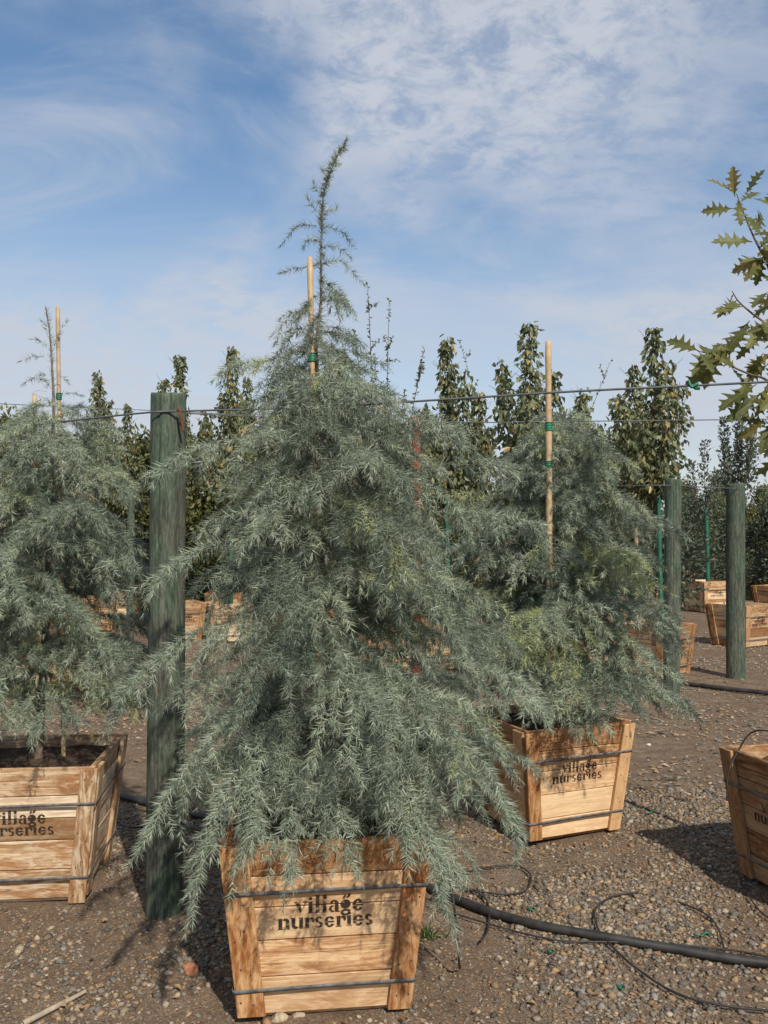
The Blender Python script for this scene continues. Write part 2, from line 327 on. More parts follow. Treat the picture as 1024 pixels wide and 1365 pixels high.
GLYPH = {
    'i': (0.54, stem(0.98, 0.1) + D_(0.24, 1.2, 0.14, 0.13)),
    'l': (0.54, stem(1.48, 0.1)),
    'v': (0.92, [[(0.02, 0.88), (0.33, 0.88), (0.52, 0.27), (0.42, 0.0)], [(0.45, 0.0), (0.54, 0.24), (0.71, 0.88), (0.81, 0.88)]] + R_(-0.06, 0.91, 0.42, 1.0) + R_(0.6, 0.91, 0.93, 1.0)),
    'a': (0.90, R_(0.48, 0.07, 0.76, 0.64) + [[(0.5, 0.0), (0.86, 0.0), (0.9, 0.06), (0.5, 0.05)]] + A_(0.31, 0.28, (0.29, 0.29), (0.09, 0.17), 70, 300) + A_(0.42, 0.67, (0.34, 0.34), (0.08, 0.22), 5, 170)),
    'g': (0.92, D_(0.40, 0.62, 0.39, 0.38, 0, 18) + A_(0.42, -0.06, (0.42, 0.27), (0.2, 0.12), 20, 340, 14) + D_(0.30, 1.22, 0.10, 0.2, -0.5) + D_(0.62, 1.30, 0.10, 0.22, -0.7)),
    'e': (0.88, A_(0.42, 0.5, (0.41, 0.5), (0.14, 0.36), 30, 180) + A_(0.42, 0.5, (0.41, 0.5), (0.14, 0.36), 188, 330) + R_(0.3, 0.44, 0.80, 0.56)),
    'n': (1.02, stem(0.98, 0.1) + A_(0.63, 0.62, (0.30, 0.37), (0.02, 0.2), 140, 0) + R_(0.65, 0.07, 0.93, 0.60) + R_(0.57, 0, 1.0, 0.055)),
    'u': (1.02, R_(0.08, 0.40, 0.36, 0.9) + R_(0.0, 0.92, 0.36, 0.99) + A_(0.38, 0.38, (0.30, 0.38), (0.02, 0.2), 180, 320) + R_(0.66, 0.08, 0.94, 0.9) + R_(0.58, 0.92, 0.94, 0.99) + R_(0.66, 0.0, 1.02, 0.055)),
    'r': (0.80, stem(0.98, 0.1) + A_(0.58, 0.72, (0.24, 0.27), (0.02, 0.05), 150, -60)),
    's': (0.74, A_(0.35, 0.74, (0.30, 0.27), (0.07, 0.13), 25, 265) + A_(0.35, 0.27, (0.32, 0.27), (0.09, 0.13), 88, -155)),
}
def text_polys(word, width, x_c, y0, xh):
    adv = sum(GLYPH[c][0] for c in word); sx = width / adv; x = x_c - width / 2; out = []
    for c in word:
        for pl in GLYPH[c][1]: out.append([(x + u * sx, y0 + v * xh) for u, v in pl])
        x += GLYPH[c][0] * sx
    return out

def crate_meshes(b=0.262, t=0.325, Hc=0.59, seed=0, courses=5):
    """returns list of (part name, mesh, material) in crate space, front = -Y"""
    rd = random.Random(seed); out = []; sl_ = (t - b) / Hc; hw = lambda z: b + sl_ * z; th = 0.02
    rots = [0, math.pi / 2, math.pi, -math.pi / 2]
    for fi, a in enumerate(rots):
        ca, sa = math.cos(a), math.sin(a); rot = lambda x, y, z: (x * ca - y * sa, x * sa + y * ca, z)
        edges = [0.02]; rel = [1 + rd.uniform(-.16, .16) for _ in range(courses)]; sm = sum(rel)
        for r in rel: edges.append(edges[-1] + (Hc - 0.02) * r / sm)
        for k in range(courses):
            z0, z1 = edges[k] + 0.0018, edges[k + 1] - 0.0018; j = rd.uniform(0, 0.0025)
            e0 = e1 = 0.0 if fi % 2 == 0 else th + 0.001
            tl = rd.uniform(-.003, .003) if k == courses - 1 else 0
            o0, o1 = hw(z0) - j, hw(z1) - j
            x0, x1 = hw(z0) - e0, hw(z1) - e1
            vv = [rot(-x0, -o0, z0), rot(x0, -o0, z0), rot(x0, -o0 + th, z0), rot(-x0, -o0 + th, z0),
                  rot(-x1, -o1, z1 + tl), rot(x1, -o1, z1 - tl), rot(x1, -o1 + th, z1 - tl), rot(-x1, -o1 + th, z1 + tl)]
            sd_ = rd.uniform(0, 40)
            def gr(co, ca=ca, sa=sa, sd_=sd_): return (co.x * ca + co.y * sa + sd_, co.z, -co.x * sa + co.y * ca)
            out.append(('plank', bev_box(vv, 'plank', 0.002, gr), M['wood']))
        for sg in (-1, 1):                                   # corner cleats lie on the planks
            wd_ = rd.uniform(0.070, 0.092); z0, z1 = rd.uniform(0.0, 0.022), Hc - rd.uniform(0.0, 0.012)
            def P(z, e, d): return rot(sg * (hw(z) - e + (0 if fi % 2 else 0.019)), -(hw(z) + 0.001 + d), z)
            q = 0.002 if fi % 2 == 0 else 0.020
            ring = lambda z: [P(z, q, 0), P(z, q, 0.019), P(z, q + wd_, 0.019), P(z, q + wd_, 0)]
            sd_ = rd.uniform(0, 40)
            def gr2(co, ca=ca, sa=sa, sd_=sd_): return (co.z + sd_, co.x * ca + co.y * sa, -co.x * sa + co.y * ca)
            out.append(('corner_cleat', bev_box(ring(z0) + ring(z1), 'corner_cleat', 0.0025, gr2), M['wood']))
    for zc in (Hc * 0.735, Hc * 0.195):                       # steel straps around everything
        d = hw(zc) + 0.0225; pts = []; rr = 0.012
        for q in range(4):
            for k in range(5):
                an = -math.pi / 2 * 0 + q * math.pi / 2 + k * math.pi / 8
                cx = (d - rr) * (1 if q in (0, 3) else -1); cy = (d - rr) * (1 if q in (0, 1) else -1)
                pts.append((cx + rr * math.cos(an), cy + rr * math.sin(an)))
        full = []
        for i in range(len(pts)):
            p, q2 = pts[i], pts[(i + 1) % len(pts)]; full.append(p)
            if math.dist(p, q2) > 0.2:
                for s in (0.2, 0.35, 0.5, 0.65, 0.8):
                    sag = 0.006 * math.sin(math.pi * s); x = p[0] + (q2[0] - p[0]) * s; y = p[1] + (q2[1] - p[1]) * s
                    full.append((x * (1 - sag / d), y * (1 - sag / d)))
        n = len(full); hz = 0.0065; V = []
        for (x, y) in full:
            for dz, e in ((-hz, 0), (hz, 0), (hz, 0.0016), (-hz, 0.0016)):
                zz = zc + dz + 0.004 * math.sin(3 * x + 2 * y); k = 1 + (sl_ * dz + e) / d; V.append((x * k, y * k, zz))
        Fq = []
        for i in range(n):
            a0, b0 = i * 4, ((i + 1) % n) * 4
            for k in range(4): Fq.append((a0 + k, b0 + k, b0 + (k + 1) % 4, a0 + (k + 1) % 4))
        out.append(('strap', np_mesh('strap', V, Fq), M['strap']))
    V, Fn = [], []
    for fi, a in enumerate(rots):
        ca, sa = math.cos(a), math.sin(a)
        for sg in (-1, 1):
            for kz in range(courses):
                for dx in (0.022, 0.052):
                    z = Hc * (kz + 0.5) / courses + rd.uniform(-.025, .025); e = (0.020 if fi % 2 else -0.016) + dx + rd.uniform(-.008, .008); x = sg * (hw(z) - e); y = -(hw(z) + 0.0212); o0 = len(V)
                    for q in range(7): an = q * math.tau / 7; V.append(((x + 0.0032 * math.cos(an)) * ca - y * sa, (x + 0.0032 * math.cos(an)) * sa + y * ca, z + 0.0032 * math.sin(an)))
                    Fn.append(list(range(o0, o0 + 7)))
    me = bpy.data.meshes.new('nail_heads'); me.from_pydata(V, [], Fn); me.update(); out.append(('nail_heads', me, M['nail']))
    zs = Hc - 0.055; n = 14; g = np.linspace(-1, 1, n); X, Y = np.meshgrid(g, g); w_ = hw(zs) - th - 0.004
    rng = np.random.default_rng(seed + 5); Z = zs + rng.normal(0, 0.006, X.shape) + 0.02 * (1 - np.maximum(abs(X), abs(Y)))
    r = np.arange(n - 1)[:, None] * n; c = np.arange(n - 1)[None]
    out.append(('soil', np_mesh('soil', np.stack([X * w_, Y * w_, Z], -1).reshape(-1, 3), np.stack([r + c, r + c + 1, r + n + c + 1, r + n + c], -1).reshape(-1, 4), smooth=True), M['soil']))
    bb = b - th - 0.001
    out.append(('base_board', bev_box([(-bb, -bb, 0.002), (bb, -bb, 0.002), (bb, bb, 0.002), (-bb, bb, 0.002), (-bb, -bb, 0.018), (bb, -bb, 0.018), (bb, bb, 0.018), (-bb, bb, 0.018)], 'base_board', 0.002), M['wood']))
    polys = text_polys('village', 0.222, 0.012, 0.350, 0.040) + text_polys('nurseries', 0.312, 0.0, 0.300, 0.037)
    V, Fc = [], []
    for pl in polys:
        Fc.append(list(range(len(V), len(V) + len(pl))))
        for u, z in pl: V.append((u, -(hw(z) + 0.0012), z))
    me = bpy.data.meshes.new('stencil_lettering'); me.from_pydata(V, [], Fc); me.update()
    out.append(('stencil_lettering', me, M['ink']))
    return out
CRATE_SETS = [crate_meshes(seed=s) for s in range(4)]
def crate(loc, rz, label, seed=0, tint=(1, 1, 1), scale=1.0, group='wooden nursery crates', lettering=True):
    r = empty('wooden_crate', loc, rz); r.scale = (scale,) * 3; tag(r, label, 'crate', group)
    rd = random.Random(label); tint0 = tint
    for nm, me, mt in CRATE_SETS[seed % 4]:
        if nm == 'stencil_lettering' and not lettering: continue
        o = link(nm, me, mt, r)
        if nm == 'nail_heads': o['kind'] = 'stuff'
        k = rd.uniform(0.85, 1.12) * (0.86 if nm == 'corner_cleat' and tint[0] < 1.1 else 1.0); tint = tint0 if nm != 'corner_cleat' or tint0[0] > 1.1 else (tint0[0], tint0[1] * 0.90, tint0[2] * 0.78); o.color = (tint[0] * k, tint[1] * k, tint[2] * k, 1)
    return r
MAIN = Vector((-0.224, 3.125, 0.0)); RIGHT = Vector((0.89, 4.80, 0.0)); LEFT = Vector((-1.587, 3.99, 0.0)); EDGE = Vector((1.985, 3.83, 0.0))
crate(MAIN, math.radians(7), 'slatted tapering crate of the large cedar in the foreground centre', 0, (1.08, 0.98, 0.87))
crate(RIGHT, math.radians(23), 'slatted crate turned at an angle, just right of the foreground cedar', 1, (1.08, 0.99, 0.88), 1.0)
crate(LEFT, math.radians(6), 'pale crate cut off by the left edge, beside the thick green post', 2, (1.14, 1.22, 1.32))
crate(EDGE, math.radians(-76), 'dark brown crate cut off by the right edge of the picture', 3, (0.66, 0.58, 0.50))  # dark brown here is the shade on its face, put into the tint
SOIL_Z = 0.59 - 0.055

# ------------------------------------------------------------------ cedars
def unit(v): return v / (np.linalg.norm(v) + 1e-9)
class Cedar:
    def __init__(s, seed, needle_w=0.0024, needle_len=0.038, space=0.0020):
        s.r = np.random.default_rng(seed); s.wood = []; s.twig = []; s.N = []; s.nw, s.nl, s.sp = needle_w, needle_len, space
    def curve(s, p, d, length, e_end, n=9, wob=0.05):
        """a shoot that starts along d and bends towards elevation e_end by its tip"""
        p = np.array(p, float); d = unit(np.array(d, float)); az = math.atan2(d[1], d[0]); e0 = math.asin(np.clip(d[2], -1, 1))
        pts = [p.copy()]; st = length / n; az += 0
        for i in range(n):
            t = (i + 0.5) / n; e = e0 + (e_end - e0) * t ** 0.9; az += s.r.normal(0, wob); ee = e + s.r.normal(0, wob)
            p = p + st * np.array([math.cos(az) * math.cos(ee), math.sin(az) * math.cos(ee), math.sin(ee)]); pts.append(p.copy())
        return np.array(pts)
    def needles(s, P, t0=0.0, dens=1.0, tint=None, ln=1.0):
        seg = np.linalg.norm(np.diff(P, axis=0), axis=1); cum = np.concatenate([[0], np.cumsum(seg)]); Ltot = cum[-1]
        n = int(Ltot * (1 - t0) / s.sp * dens)
        if n < 3: return
        u = np.sort(s.r.uniform(t0 * Ltot, Ltot, n)); X = np.stack([np.interp(u, cum, P[:, k]) for k in range(3)], -1)
        T = np.stack([np.interp(u, 0.5 * (cum[1:] + cum[:-1]), np.diff(P, axis=0)[:, k] / (seg + 1e-9)) for k in range(3)], -1); T /= np.linalg.norm(T, axis=1, keepdims=True)
        rv = s.r.normal(size=(n, 3)); rad = rv - (rv * T).sum(1, keepdims=True) * T; rad /= np.linalg.norm(rad, axis=1, keepdims=True) + 1e-9
        A = np.radians(s.r.normal(54, 12, n)); A = A * (0.35 + 0.65 * np.clip((Ltot - u) / 0.03, 0, 1))
        D = T * np.cos(A)[:, None] + rad * np.sin(A)[:, None]
        l = s.nl * ln * s.r.uniform(0.65, 1.2, n) * (0.75 + 0.25 * np.clip((Ltot - u) / 0.04, 0, 1))
        Wv = np.cross(D, s.r.normal(size=(n, 3))); Wv /= np.linalg.norm(Wv, axis=1, keepdims=True) + 1e-9; Wv *= s.nw * 0.5
        tr = np.stack([X - Wv, X + Wv, X + D * l[:, None]], 1)
        base = s.r.uniform(0.05, 0.62) if tint is None else tint
        if s.r.random() < 0.22: base = base * 0.4
        s.N.append((tr, np.clip(base + s.r.normal(0, 0.09, n), 0, 1)))
    def spray(s, q, dd, L2, e_end, tn, dens, floor):
        """a drooping side shoot with a few shorter shoots hanging beside it"""
        L2 = min(L2, max(0.07, (q[2] - floor) * 1.25)) if q[2] - floor < 0.3 else L2
        Q = s.curve(q, dd, L2, e_end, 7, 0.06)
        s.twig.append((Q, np.linspace(0.0023, 0.0012, len(Q)))); s.needles(Q, 0.02, dens, tn)
        for m in range(int(L2 / 0.060)):
            t2 = s.r.uniform(0.1, 0.7); f2 = t2 * (len(Q) - 1); i2 = int(f2); q2 = Q[i2] + (Q[i2 + 1] - Q[i2]) * (f2 - i2); T2 = unit(Q[i2 + 1] - Q[i2])
            a2 = s.r.choice([-1, 1]) * math.radians(s.r.normal(38, 11)); c2, s2 = math.cos(a2), math.sin(a2)
            d2 = np.array([T2[0] * c2 - T2[1] * s2, T2[0] * s2 + T2[1] * c2, T2[2] + s.r.normal(0, 0.2)])
            Q2 = s.curve(q2, d2, s.r.uniform(0.05, 0.13), math.radians(s.r.normal(-60, 15)), 4, 0.05)
            s.twig.append((Q2, np.linspace(0.0012, 0.0007, len(Q2)))); s.needles(Q2, 0.0, dens, tn, 0.92)
    def primary(s, p, az, length, e0, e1, sec=True, r0=0.006, t_need=0.15, dens=1.0, sec_space=0.046, floor=-1.0):
        d = (math.cos(az) * math.cos(e0), math.sin(az) * math.cos(e0), math.sin(e0))
        n = max(8, int(length / 0.05)); P = s.curve(p, d, length, e1, n, 0.06)
        s.twig.append((P, np.linspace(r0, 0.0011, len(P))))
        tint0 = s.r.uniform(0.20, 0.72) if s.r.random() > 0.12 else s.r.uniform(0.74, 0.97)
        s.needles(P, t_need, 1.15 * dens, tint0)
        if not sec: return P
        ns = int(length / sec_space); side = 1
        for k in range(ns):
            t = 0.10 + 0.9 * (k + s.r.uniform(0, 0.9)) / ns
            if t > 0.97: continue
            f = t * (len(P) - 1); i = int(f); q = P[i] + (P[min(i + 1, len(P) - 1)] - P[i]) * (f - i); T = unit(P[min(i + 1, len(P) - 1)] - P[i])
            side = -side; ang = side * math.radians(s.r.normal(42, 13)); c_, s_ = math.cos(ang), math.sin(ang)
            dd = np.array([T[0] * c_ - T[1] * s_, T[0] * s_ + T[1] * c_, T[2] * 0.6 + s.r.normal(0.0, 0.20)])
            L2 = (0.11 + 0.22 * min(1, length / 0.6) * (1 - 0.55 * t)) * s.r.uniform(0.6, 1.3)
            s.spray(q, dd, L2, math.radians(s.r.normal(-58, 15)), float(np.clip(tint0 + s.r.normal(0, 0.12), 0, 1)), dens, floor)
        return P
    def build(s, loc, label, trunk, trunk_r, group):
        root = empty('cedar_tree', loc); tag(root, label, 'cedar', group); inv = np.array(list(loc))
        V, Fq = tube_geo([(np.array(trunk) - inv, trunk_r)], 9); link('trunk', np_mesh('trunk', V, Fq, smooth=True), M['bark'], root)
        V, Fq = tube_geo([(P[::2] if len(P) < 9 and len(P) % 2 else P, R[::2] if len(P) < 9 and len(P) % 2 else R) for P, R in s.twig], 3); link('branches', np_mesh('branches', V, Fq, smooth=True), M['twig'], root)
        T = np.concatenate([a for a, _ in s.N]).reshape(-1, 3) - inv; tint = np.repeat(np.concatenate([b for _, b in s.N]), 3)
        fo = link('foliage', np_mesh('foliage', T, np.arange(len(T)).reshape(-1, 3), {'tint': ('FLOAT', tint)}), M['needle'], root); fo['kind'] = 'stuff'
        print('cedar', label[:30], 'needles', len(T) // 3, 'shoots', len(s.twig))
        return root

def grow(c, base, trunk, prof, n, z0, z1, dens=1.0, floor=-1.0):
    tz = np.array(trunk)
    for i in range(n):
        f = (i + c.r.uniform(0, 1)) / n; z = z0 + (z1 - z0) * f
        p = np.array([np.interp(z, tz[:, 2], tz[:, k]) for k in range(3)]); az = i * 2.39996 + c.r.normal(0, 0.35)
        L = prof(z, az) * c.r.uniform(0.62, 1.24)
        up = c.r.normal(24, 9) + 8 * f
        end = c.r.normal(-34, 13) + 6 * f
        room = z - floor                                       # low limbs stay above the crate's rim
        if room < 0.35: up = min(max(up, 4), 18); end = max(end, -40)
        c.primary(p, az, L, math.radians(up), math.radians(end), True, 0.003 + 0.0035 * L, 0.12, dens, 0.042, floor)

# main cedar
b = MAIN; zs = SOIL_Z
tp = lambda px, py: tuple(at(px, py, MAIN.y))
trunk = [(b.x, b.y, zs - 0.02), (b.x + 0.004, b.y, 0.9), (b.x - 0.004, b.y, 1.4), (b.x - 0.006, b.y, 1.9), tp(421, 470), tp(428, 400), tp(428, 330), tp(431, 262), tp(443, 222), tp(462, 186)]
cm = Cedar(3)
def prof_main(z, az):
    r = float(np.interp(z, [0.6, 0.8, 1.0, 1.3, 1.6, 1.85, 2.02, 2.14], [0.49, 0.54, 0.54, 0.51, 0.46, 0.36, 0.26, 0.18]))
    return r * (1 + 0.21 * math.cos(az) - 0.06 * math.sin(-az))
grow(cm, b, trunk, prof_main, 92, 0.74, 2.12, 1.0, 0.44)
grow(cm, b, trunk, lambda z, az: 0.48 * (1 + 0.22 * math.cos(az)), 15, 0.72, 0.95, 1.0, 0.44)
grow(cm, b, trunk, lambda z, az: 0.26, 26, 1.2, 2.15, 1.0, 0.44)
tz = np.array(trunk)
def tpos(z): return np.array([np.interp(z, tz[:, 2], tz[:, k]) for k in range(3)])
# thin leader: short drooping side shoots, each where the photograph has one
Lt = smooth_path([trunk[4], trunk[5], trunk[6], trunk[7], trunk[8], trunk[9]], 10)
cm.needles(Lt, 0.0, 2.4, 0.62, 0.8)
for k in range(90):                                          # needle rosettes on the leader's own wood
    f = cm.r.uniform(0, 0.98); q = Lt[int(f * (len(Lt) - 1))]; d = unit(cm.r.normal(size=3) * (1, 1, 0.7))
    cm.needles(np.array([q, q + d * 0.012]), 0, 2.2, 0.6, 0.8)
for (bx, by, tx, ty, dy) in ((424, 300, 374, 322, 0.02), (430, 302, 478, 330, -0.03), (428, 322, 402, 336, 0.1), (430, 328, 464, 340, 0.06), (428, 352, 372, 368, 0.05), (430, 352, 486, 376, -0.05),
                             (431, 262, 409, 238, 0.03), (432, 282, 410, 266, -0.03), (431, 280, 452, 274, 0.03), (441, 232, 452, 220, 0.0), (438, 240, 436, 224, 0.02), (424, 412, 360, 446, 0.03),
                             (426, 380, 470, 420, -0.08), (426, 430, 492, 470, 0.0), (425, 400, 476, 428, 0.1), (422, 450, 396, 474, -0.12), (423, 440, 470, 456, 0.12), (421, 470, 395, 486, 0.1), (424, 392, 398, 432, -0.1),
                             (426, 372, 455, 404, 0.12), (424, 420, 410, 452, -0.16), (422, 445, 440, 480, -0.16), (422, 460, 480, 500, -0.1), (421, 470, 500, 486, 0.08)):
    p0 = np.array(at(bx, by, MAIN.y)); p1 = np.array(at(tx, ty, MAIN.y + dy)); mid = (p0 + p1) / 2 + np.array([0, 0, 0.022 if ty > by else -0.01])
    p1 = p1 + cm.r.normal(0, 0.014, 3); mid = mid + cm.r.normal(0, 0.012, 3); P = smooth_path([p0, mid, p1], 6); cm.twig.append((P, np.linspace(0.0024, 0.0009, len(P)))); cm.needles(P, 0.03, cm.r.uniform(1.2, 2.0), cm.r.uniform(0.45, 0.7), cm.r.uniform(0.7, 0.95))
    if by > 370:
        for m in range(5):
            q = P[cm.r.integers(3, len(P) - 1)]; Q = cm.curve(q, unit(p1 - p0) + cm.r.normal(0, 0.5, 3), cm.r.uniform(0.05, 0.11), math.radians(-65), 5); cm.twig.append((Q, np.linspace(0.0014, 0.0008, len(Q)))); cm.needles(Q, 0, 1.2, 0.35, 0.75)
grow(cm, b, trunk, lambda z, az: float(np.interp(z, [2.05, 2.3], [0.24, 0.11])), 18, 2.02, 2.32, 0.9)
# long limbs that break the outline
def limb(pxs, r0=0.006, dens=1.0, tint=None):
    P = smooth_path([np.array(at(x, y, Y)) for x, y, Y in pxs], 7); cm.twig.append((P, np.linspace(r0, 0.0012, len(P)))); cm.needles(P, 0.35, dens, 0.62)
    L = np.linalg.norm(np.diff(P, axis=0), axis=1).sum(); ns = int(L * 0.75 / 0.040)
    for k in range(ns):
        f = (0.25 + 0.72 * (k + cm.r.uniform(0, 0.9)) / ns) * (len(P) - 1); i = int(f); i2 = min(i + 1, len(P) - 1); q = P[i]; T = unit(P[i2] - P[i])
        dd = T + np.cross(T, (0, 0, 1)) * cm.r.choice([-1, 1]) * 0.9 + np.array([0, 0, -0.25]); L2 = cm.r.uniform(0.07, 0.17) * (1.25 - 0.6 * f / len(P))
        cm.spray(q, dd, L2, math.radians(cm.r.normal(-58, 12)), cm.r.uniform(0.45, 0.72), dens, 0.2)
limb([(425, 600, 3.08), (350, 588, 2.98), (290, 588, 2.9), (245, 603, 2.86), (194, 634, 2.83)])
limb([(432, 655, 3.1), (520, 640, 3.0), (590, 618, 2.95), (650, 610, 2.92), (690, 620, 2.9)])
limb([(432, 720, 3.1), (540, 690, 3.0), (620, 680, 2.95), (690, 690, 2.9), (726, 700, 2.88)])
limb([(428, 760, 3.1), (340, 725, 2.95), (275, 725, 2.85), (230, 750, 2.8), (205, 770, 2.78)])
limb([(430, 610, 3.1), (490, 560, 3.05), (545, 548, 3.0), (590, 560, 2.97), (618, 580, 2.95)])
limb([(430, 680, 3.1), (500, 640, 2.98), (555, 640, 2.92), (600, 668, 2.88), (622, 705, 2.86)])
limb([(428, 850, 3.1), (330, 830, 2.92), (250, 845, 2.8), (190, 890, 2.72), (148, 945, 2.68)], 0.007)
limb([(428, 960, 3.1), (320, 950, 2.85), (260, 1010, 2.7), (215, 1070, 2.62), (190, 1118, 2.6)], 0.007)
limb([(428, 990, 3.1), (350, 990, 2.8), (300, 1060, 2.64), (275, 1130, 2.58), (258, 1196, 2.56)], 0.007)
limb([(432, 930, 3.1), (540, 930, 2.85), (620, 985, 2.72), (670, 1060, 2.66), (695, 1125, 2.64)], 0.007)
limb([(432, 880, 3.1), (550, 870, 2.9), (640, 890, 2.8), (690, 905, 2.75), (716, 935, 2.72)], 0.007)
limb([(432, 990, 3.1), (500, 1010, 2.8), (560, 1080, 2.62), (585, 1150, 2.56), (592, 1210, 2.54)], 0.006)
limb([(430, 990, 3.1), (440, 1030, 2.72), (455, 1090, 2.58), (470, 1150, 2.52)], 0.006)
limb([(430, 1000, 3.1), (400, 1040, 2.75), (385, 1100, 2.6), (380, 1165, 2.54)], 0.006)
limb([(430, 980, 3.1), (360, 1000, 2.75), (335, 1070, 2.6), (325, 1150, 2.54)], 0.006)
limb([(430, 980, 3.1), (500, 985, 2.75), (530, 1060, 2.6), (540, 1140, 2.53)], 0.006)
limb([(430, 940, 3.1), (340, 930, 2.95), (270, 1000, 2.85), (240, 1090, 2.8)], 0.006)
cm.build(Vector((b.x, b.y, zs)), 'tall grey-green cedar with drooping needles and thin leader in the foreground centre', trunk, np.interp(tz[:, 2], [0.5, 1.4, 2.1, 2.4, 2.8, 3.0], [0.026, 0.019, 0.010, 0.0045, 0.0022, 0.0012]), 'weeping cedars in crates')

# cedar on the left
b = LEFT; tl_ = lambda px, py: tuple(at(px, py, LEFT.y))
trunk = [(b.x + 0.0, b.y, zs - 0.02), tl_(60, 860), tl_(66, 720), tl_(70, 600), tl_(72, 540), tl_(69, 480), tl_(66, 440), tl_(61, 410)]
c2 = Cedar(21, 0.0029, 0.039, 0.0022)
grow(c2, b, trunk, lambda z, az: float(np.interp(z, [0.8, 1.1, 1.5, 1.85, 2.05, 2.15], [0.54, 0.60, 0.54, 0.40, 0.27, 0.16])), 92, 0.82, 2.18, 1.0, 0.55)
for (bx, by, tx, ty, dy) in ((68, 470, 42, 452, 0), (69, 478, 26, 482, 0.02), (69, 470, 90, 428, 0.0), (70, 500, 28, 514, 0.05), (70, 500, 92, 512, -0.04), (71, 520, 50, 506, 0.1), (66, 452, 55, 428, 0.02), (72, 530, 110, 528, 0.02), (72, 530, 40, 545, -0.08)):
    p0 = np.array(at(bx, by, LEFT.y)); p1 = np.array(at(tx, ty, LEFT.y + dy)); P = smooth_path([p0, (p0 + p1) / 2 + (0, 0, 0.02), p1], 6); c2.twig.append((P, np.linspace(0.0026, 0.001, len(P)))); c2.needles(P, 0.2, 0.9, 0.4, 0.8)
Lt = smooth_path(trunk[3:], 8); c2.needles(Lt, 0.1, 1.1, 0.4, 0.8)
c2.build(Vector((b.x, b.y, zs)), 'blue-grey cedar at the left edge, partly behind the thick green post', trunk, np.interp(np.array(trunk)[:, 2], [0.5, 1.5, 2.0, 2.3, 2.7], [0.022, 0.015, 0.009, 0.005, 0.002]), 'weeping cedars in crates')

# cedar behind to the right
b = RIGHT; tr_ = lambda px, py: tuple(at(px, py, RIGHT.y))
trunk = [(b.x, b.y, zs - 0.02), tr_(728, 820), tr_(733, 720), tr_(737, 640), tr_(748, 580), tr_(756, 545)]
c3 = Cedar(33, 0.0033, 0.040, 0.0023)
grow(c3, b, trunk, lambda z, az: float(np.interp(z, [0.7, 1.0, 1.4, 1.75, 2.05, 2.2], [0.62, 0.68, 0.60, 0.46, 0.30, 0.16])) * (1 + 0.12 * math.cos(az) + (0.26 if z > 1.25 else 0.04) * math.sin(az)), 122, 0.80, 2.26, 1.0, 0.58)
c3.build(Vector((b.x, b.y, zs)), 'rounded blue-grey cedar behind the foreground tree on the right', trunk, np.linspace(0.024, 0.004, len(trunk)), 'weeping cedars in crates')

# ------------------------------------------------------------------ posts
def post(px, top_y, base_y, rad, label, lean=(0, 0), crack=True, seed=0):
    g = gnd(px, base_y); Y = g.y + rad; X = (at(px, base_y, Y)).x; d = ray(px, top_y); topz = CAM.z + d.z * (Y / d.y)
    r = empty('wooden_post', (X, Y, 0)); tag(r, label, 'post', 'treated timber posts'); n = 128; zs_ = np.concatenate([np.linspace(-0.06, topz - 0.03, 40), [topz - 0.012, topz - 0.003, topz]]); rs = np.concatenate([np.full(40, rad), [rad * 0.995, rad * 0.97, rad * 0.93]])
    rng = random.Random(seed); th = np.linspace(0, 2 * np.pi, n, endpoint=False); ph = [rng.uniform(0, 6) for _ in range(6)]; V = []
    ck = -math.pi / 2 - 0.28
    for z, rr in zip(zs_, rs):
        irr = 1 + 0.016 * np.sin(2 * th + ph[0] + z) + 0.008 * np.sin(3 * th + ph[1] + 2 * z)
        taper = 1.02 - 0.03 * z / topz
        R = rr * irr * taper
        for cka, w_, dp in ((ck + 0.04 * math.sin(2.2 * z), 0.035, 0.10), (ck + 1.0 + 0.05 * math.sin(1.7 * z + 1), 0.03, 0.035 * max(0, math.sin(2 * z + 1))), (ck - 0.8 + 0.04 * math.sin(3 * z), 0.03, 0.04 * max(0, math.sin(3 * z)))):
            if crack: dd = (th - cka + np.pi) % (2 * np.pi) - np.pi; R = R * (1 - dp * np.exp(-(dd / w_) ** 2))
        V += [(R[i] * math.cos(th[i]) + lean[0] * z, R[i] * math.sin(th[i]) + lean[1] * z, z + (0.006 * math.sin(2 * th[i] + ph[3]) + 0.003 * math.sin(7 * th[i] + ph[4]) if z > topz - 0.02 else 0)) for i in range(n)]
    m = len(zs_); Fq = [(a * n + i, a * n + (i + 1) % n, (a + 1) * n + (i + 1) % n, (a + 1) * n + i) for a in range(m - 1) for i in range(n)] + [tuple((m - 1) * n + i for i in range(n))]
    me = bpy.data.meshes.new('timber'); me.from_pydata(V, [], Fq); me.update()
    for p in me.polygons: p.use_smooth = len(p.vertices) == 4
    link('timber', me, M['post'], r); r['top'] = topz
    return r, X, Y, topz
P1, px1, py1, pz1 = post(219, 526, 1229, 0.0745, 'thick greenish timber post with a rusty staple, left of the foreground cedar', (0.0, 0), True, 1)
st = tube_obj('staple', [at(236, 548, py1 - 0.085), at(239, 545, py1 - 0.093), at(241, 556, py1 - 0.092), at(244, 574, py1 - 0.083)], 0.006, M['rust'], None, 6)
st.parent = P1; st.matrix_parent_inverse = P1.matrix_world.inverted() if False else Matrix.Translation(-Vector(P1.location))
P2, px2, py2, pz2 = post(895, 639, 936, 0.079, 'grey weathered timber post at the right, nearer of two far posts', (0.02, 0), True, 2)
P3, px3, py3, pz3 = post(981, 645, 906, 0.100, 'plain green timber post near the right edge, in front of far crates', (0.012, 0), False, 3)
P4, *_ = post(173, 657, 892, 0.045, 'thin grey timber post seen between the left cedar and the thick post', (0, 0), False, 4)

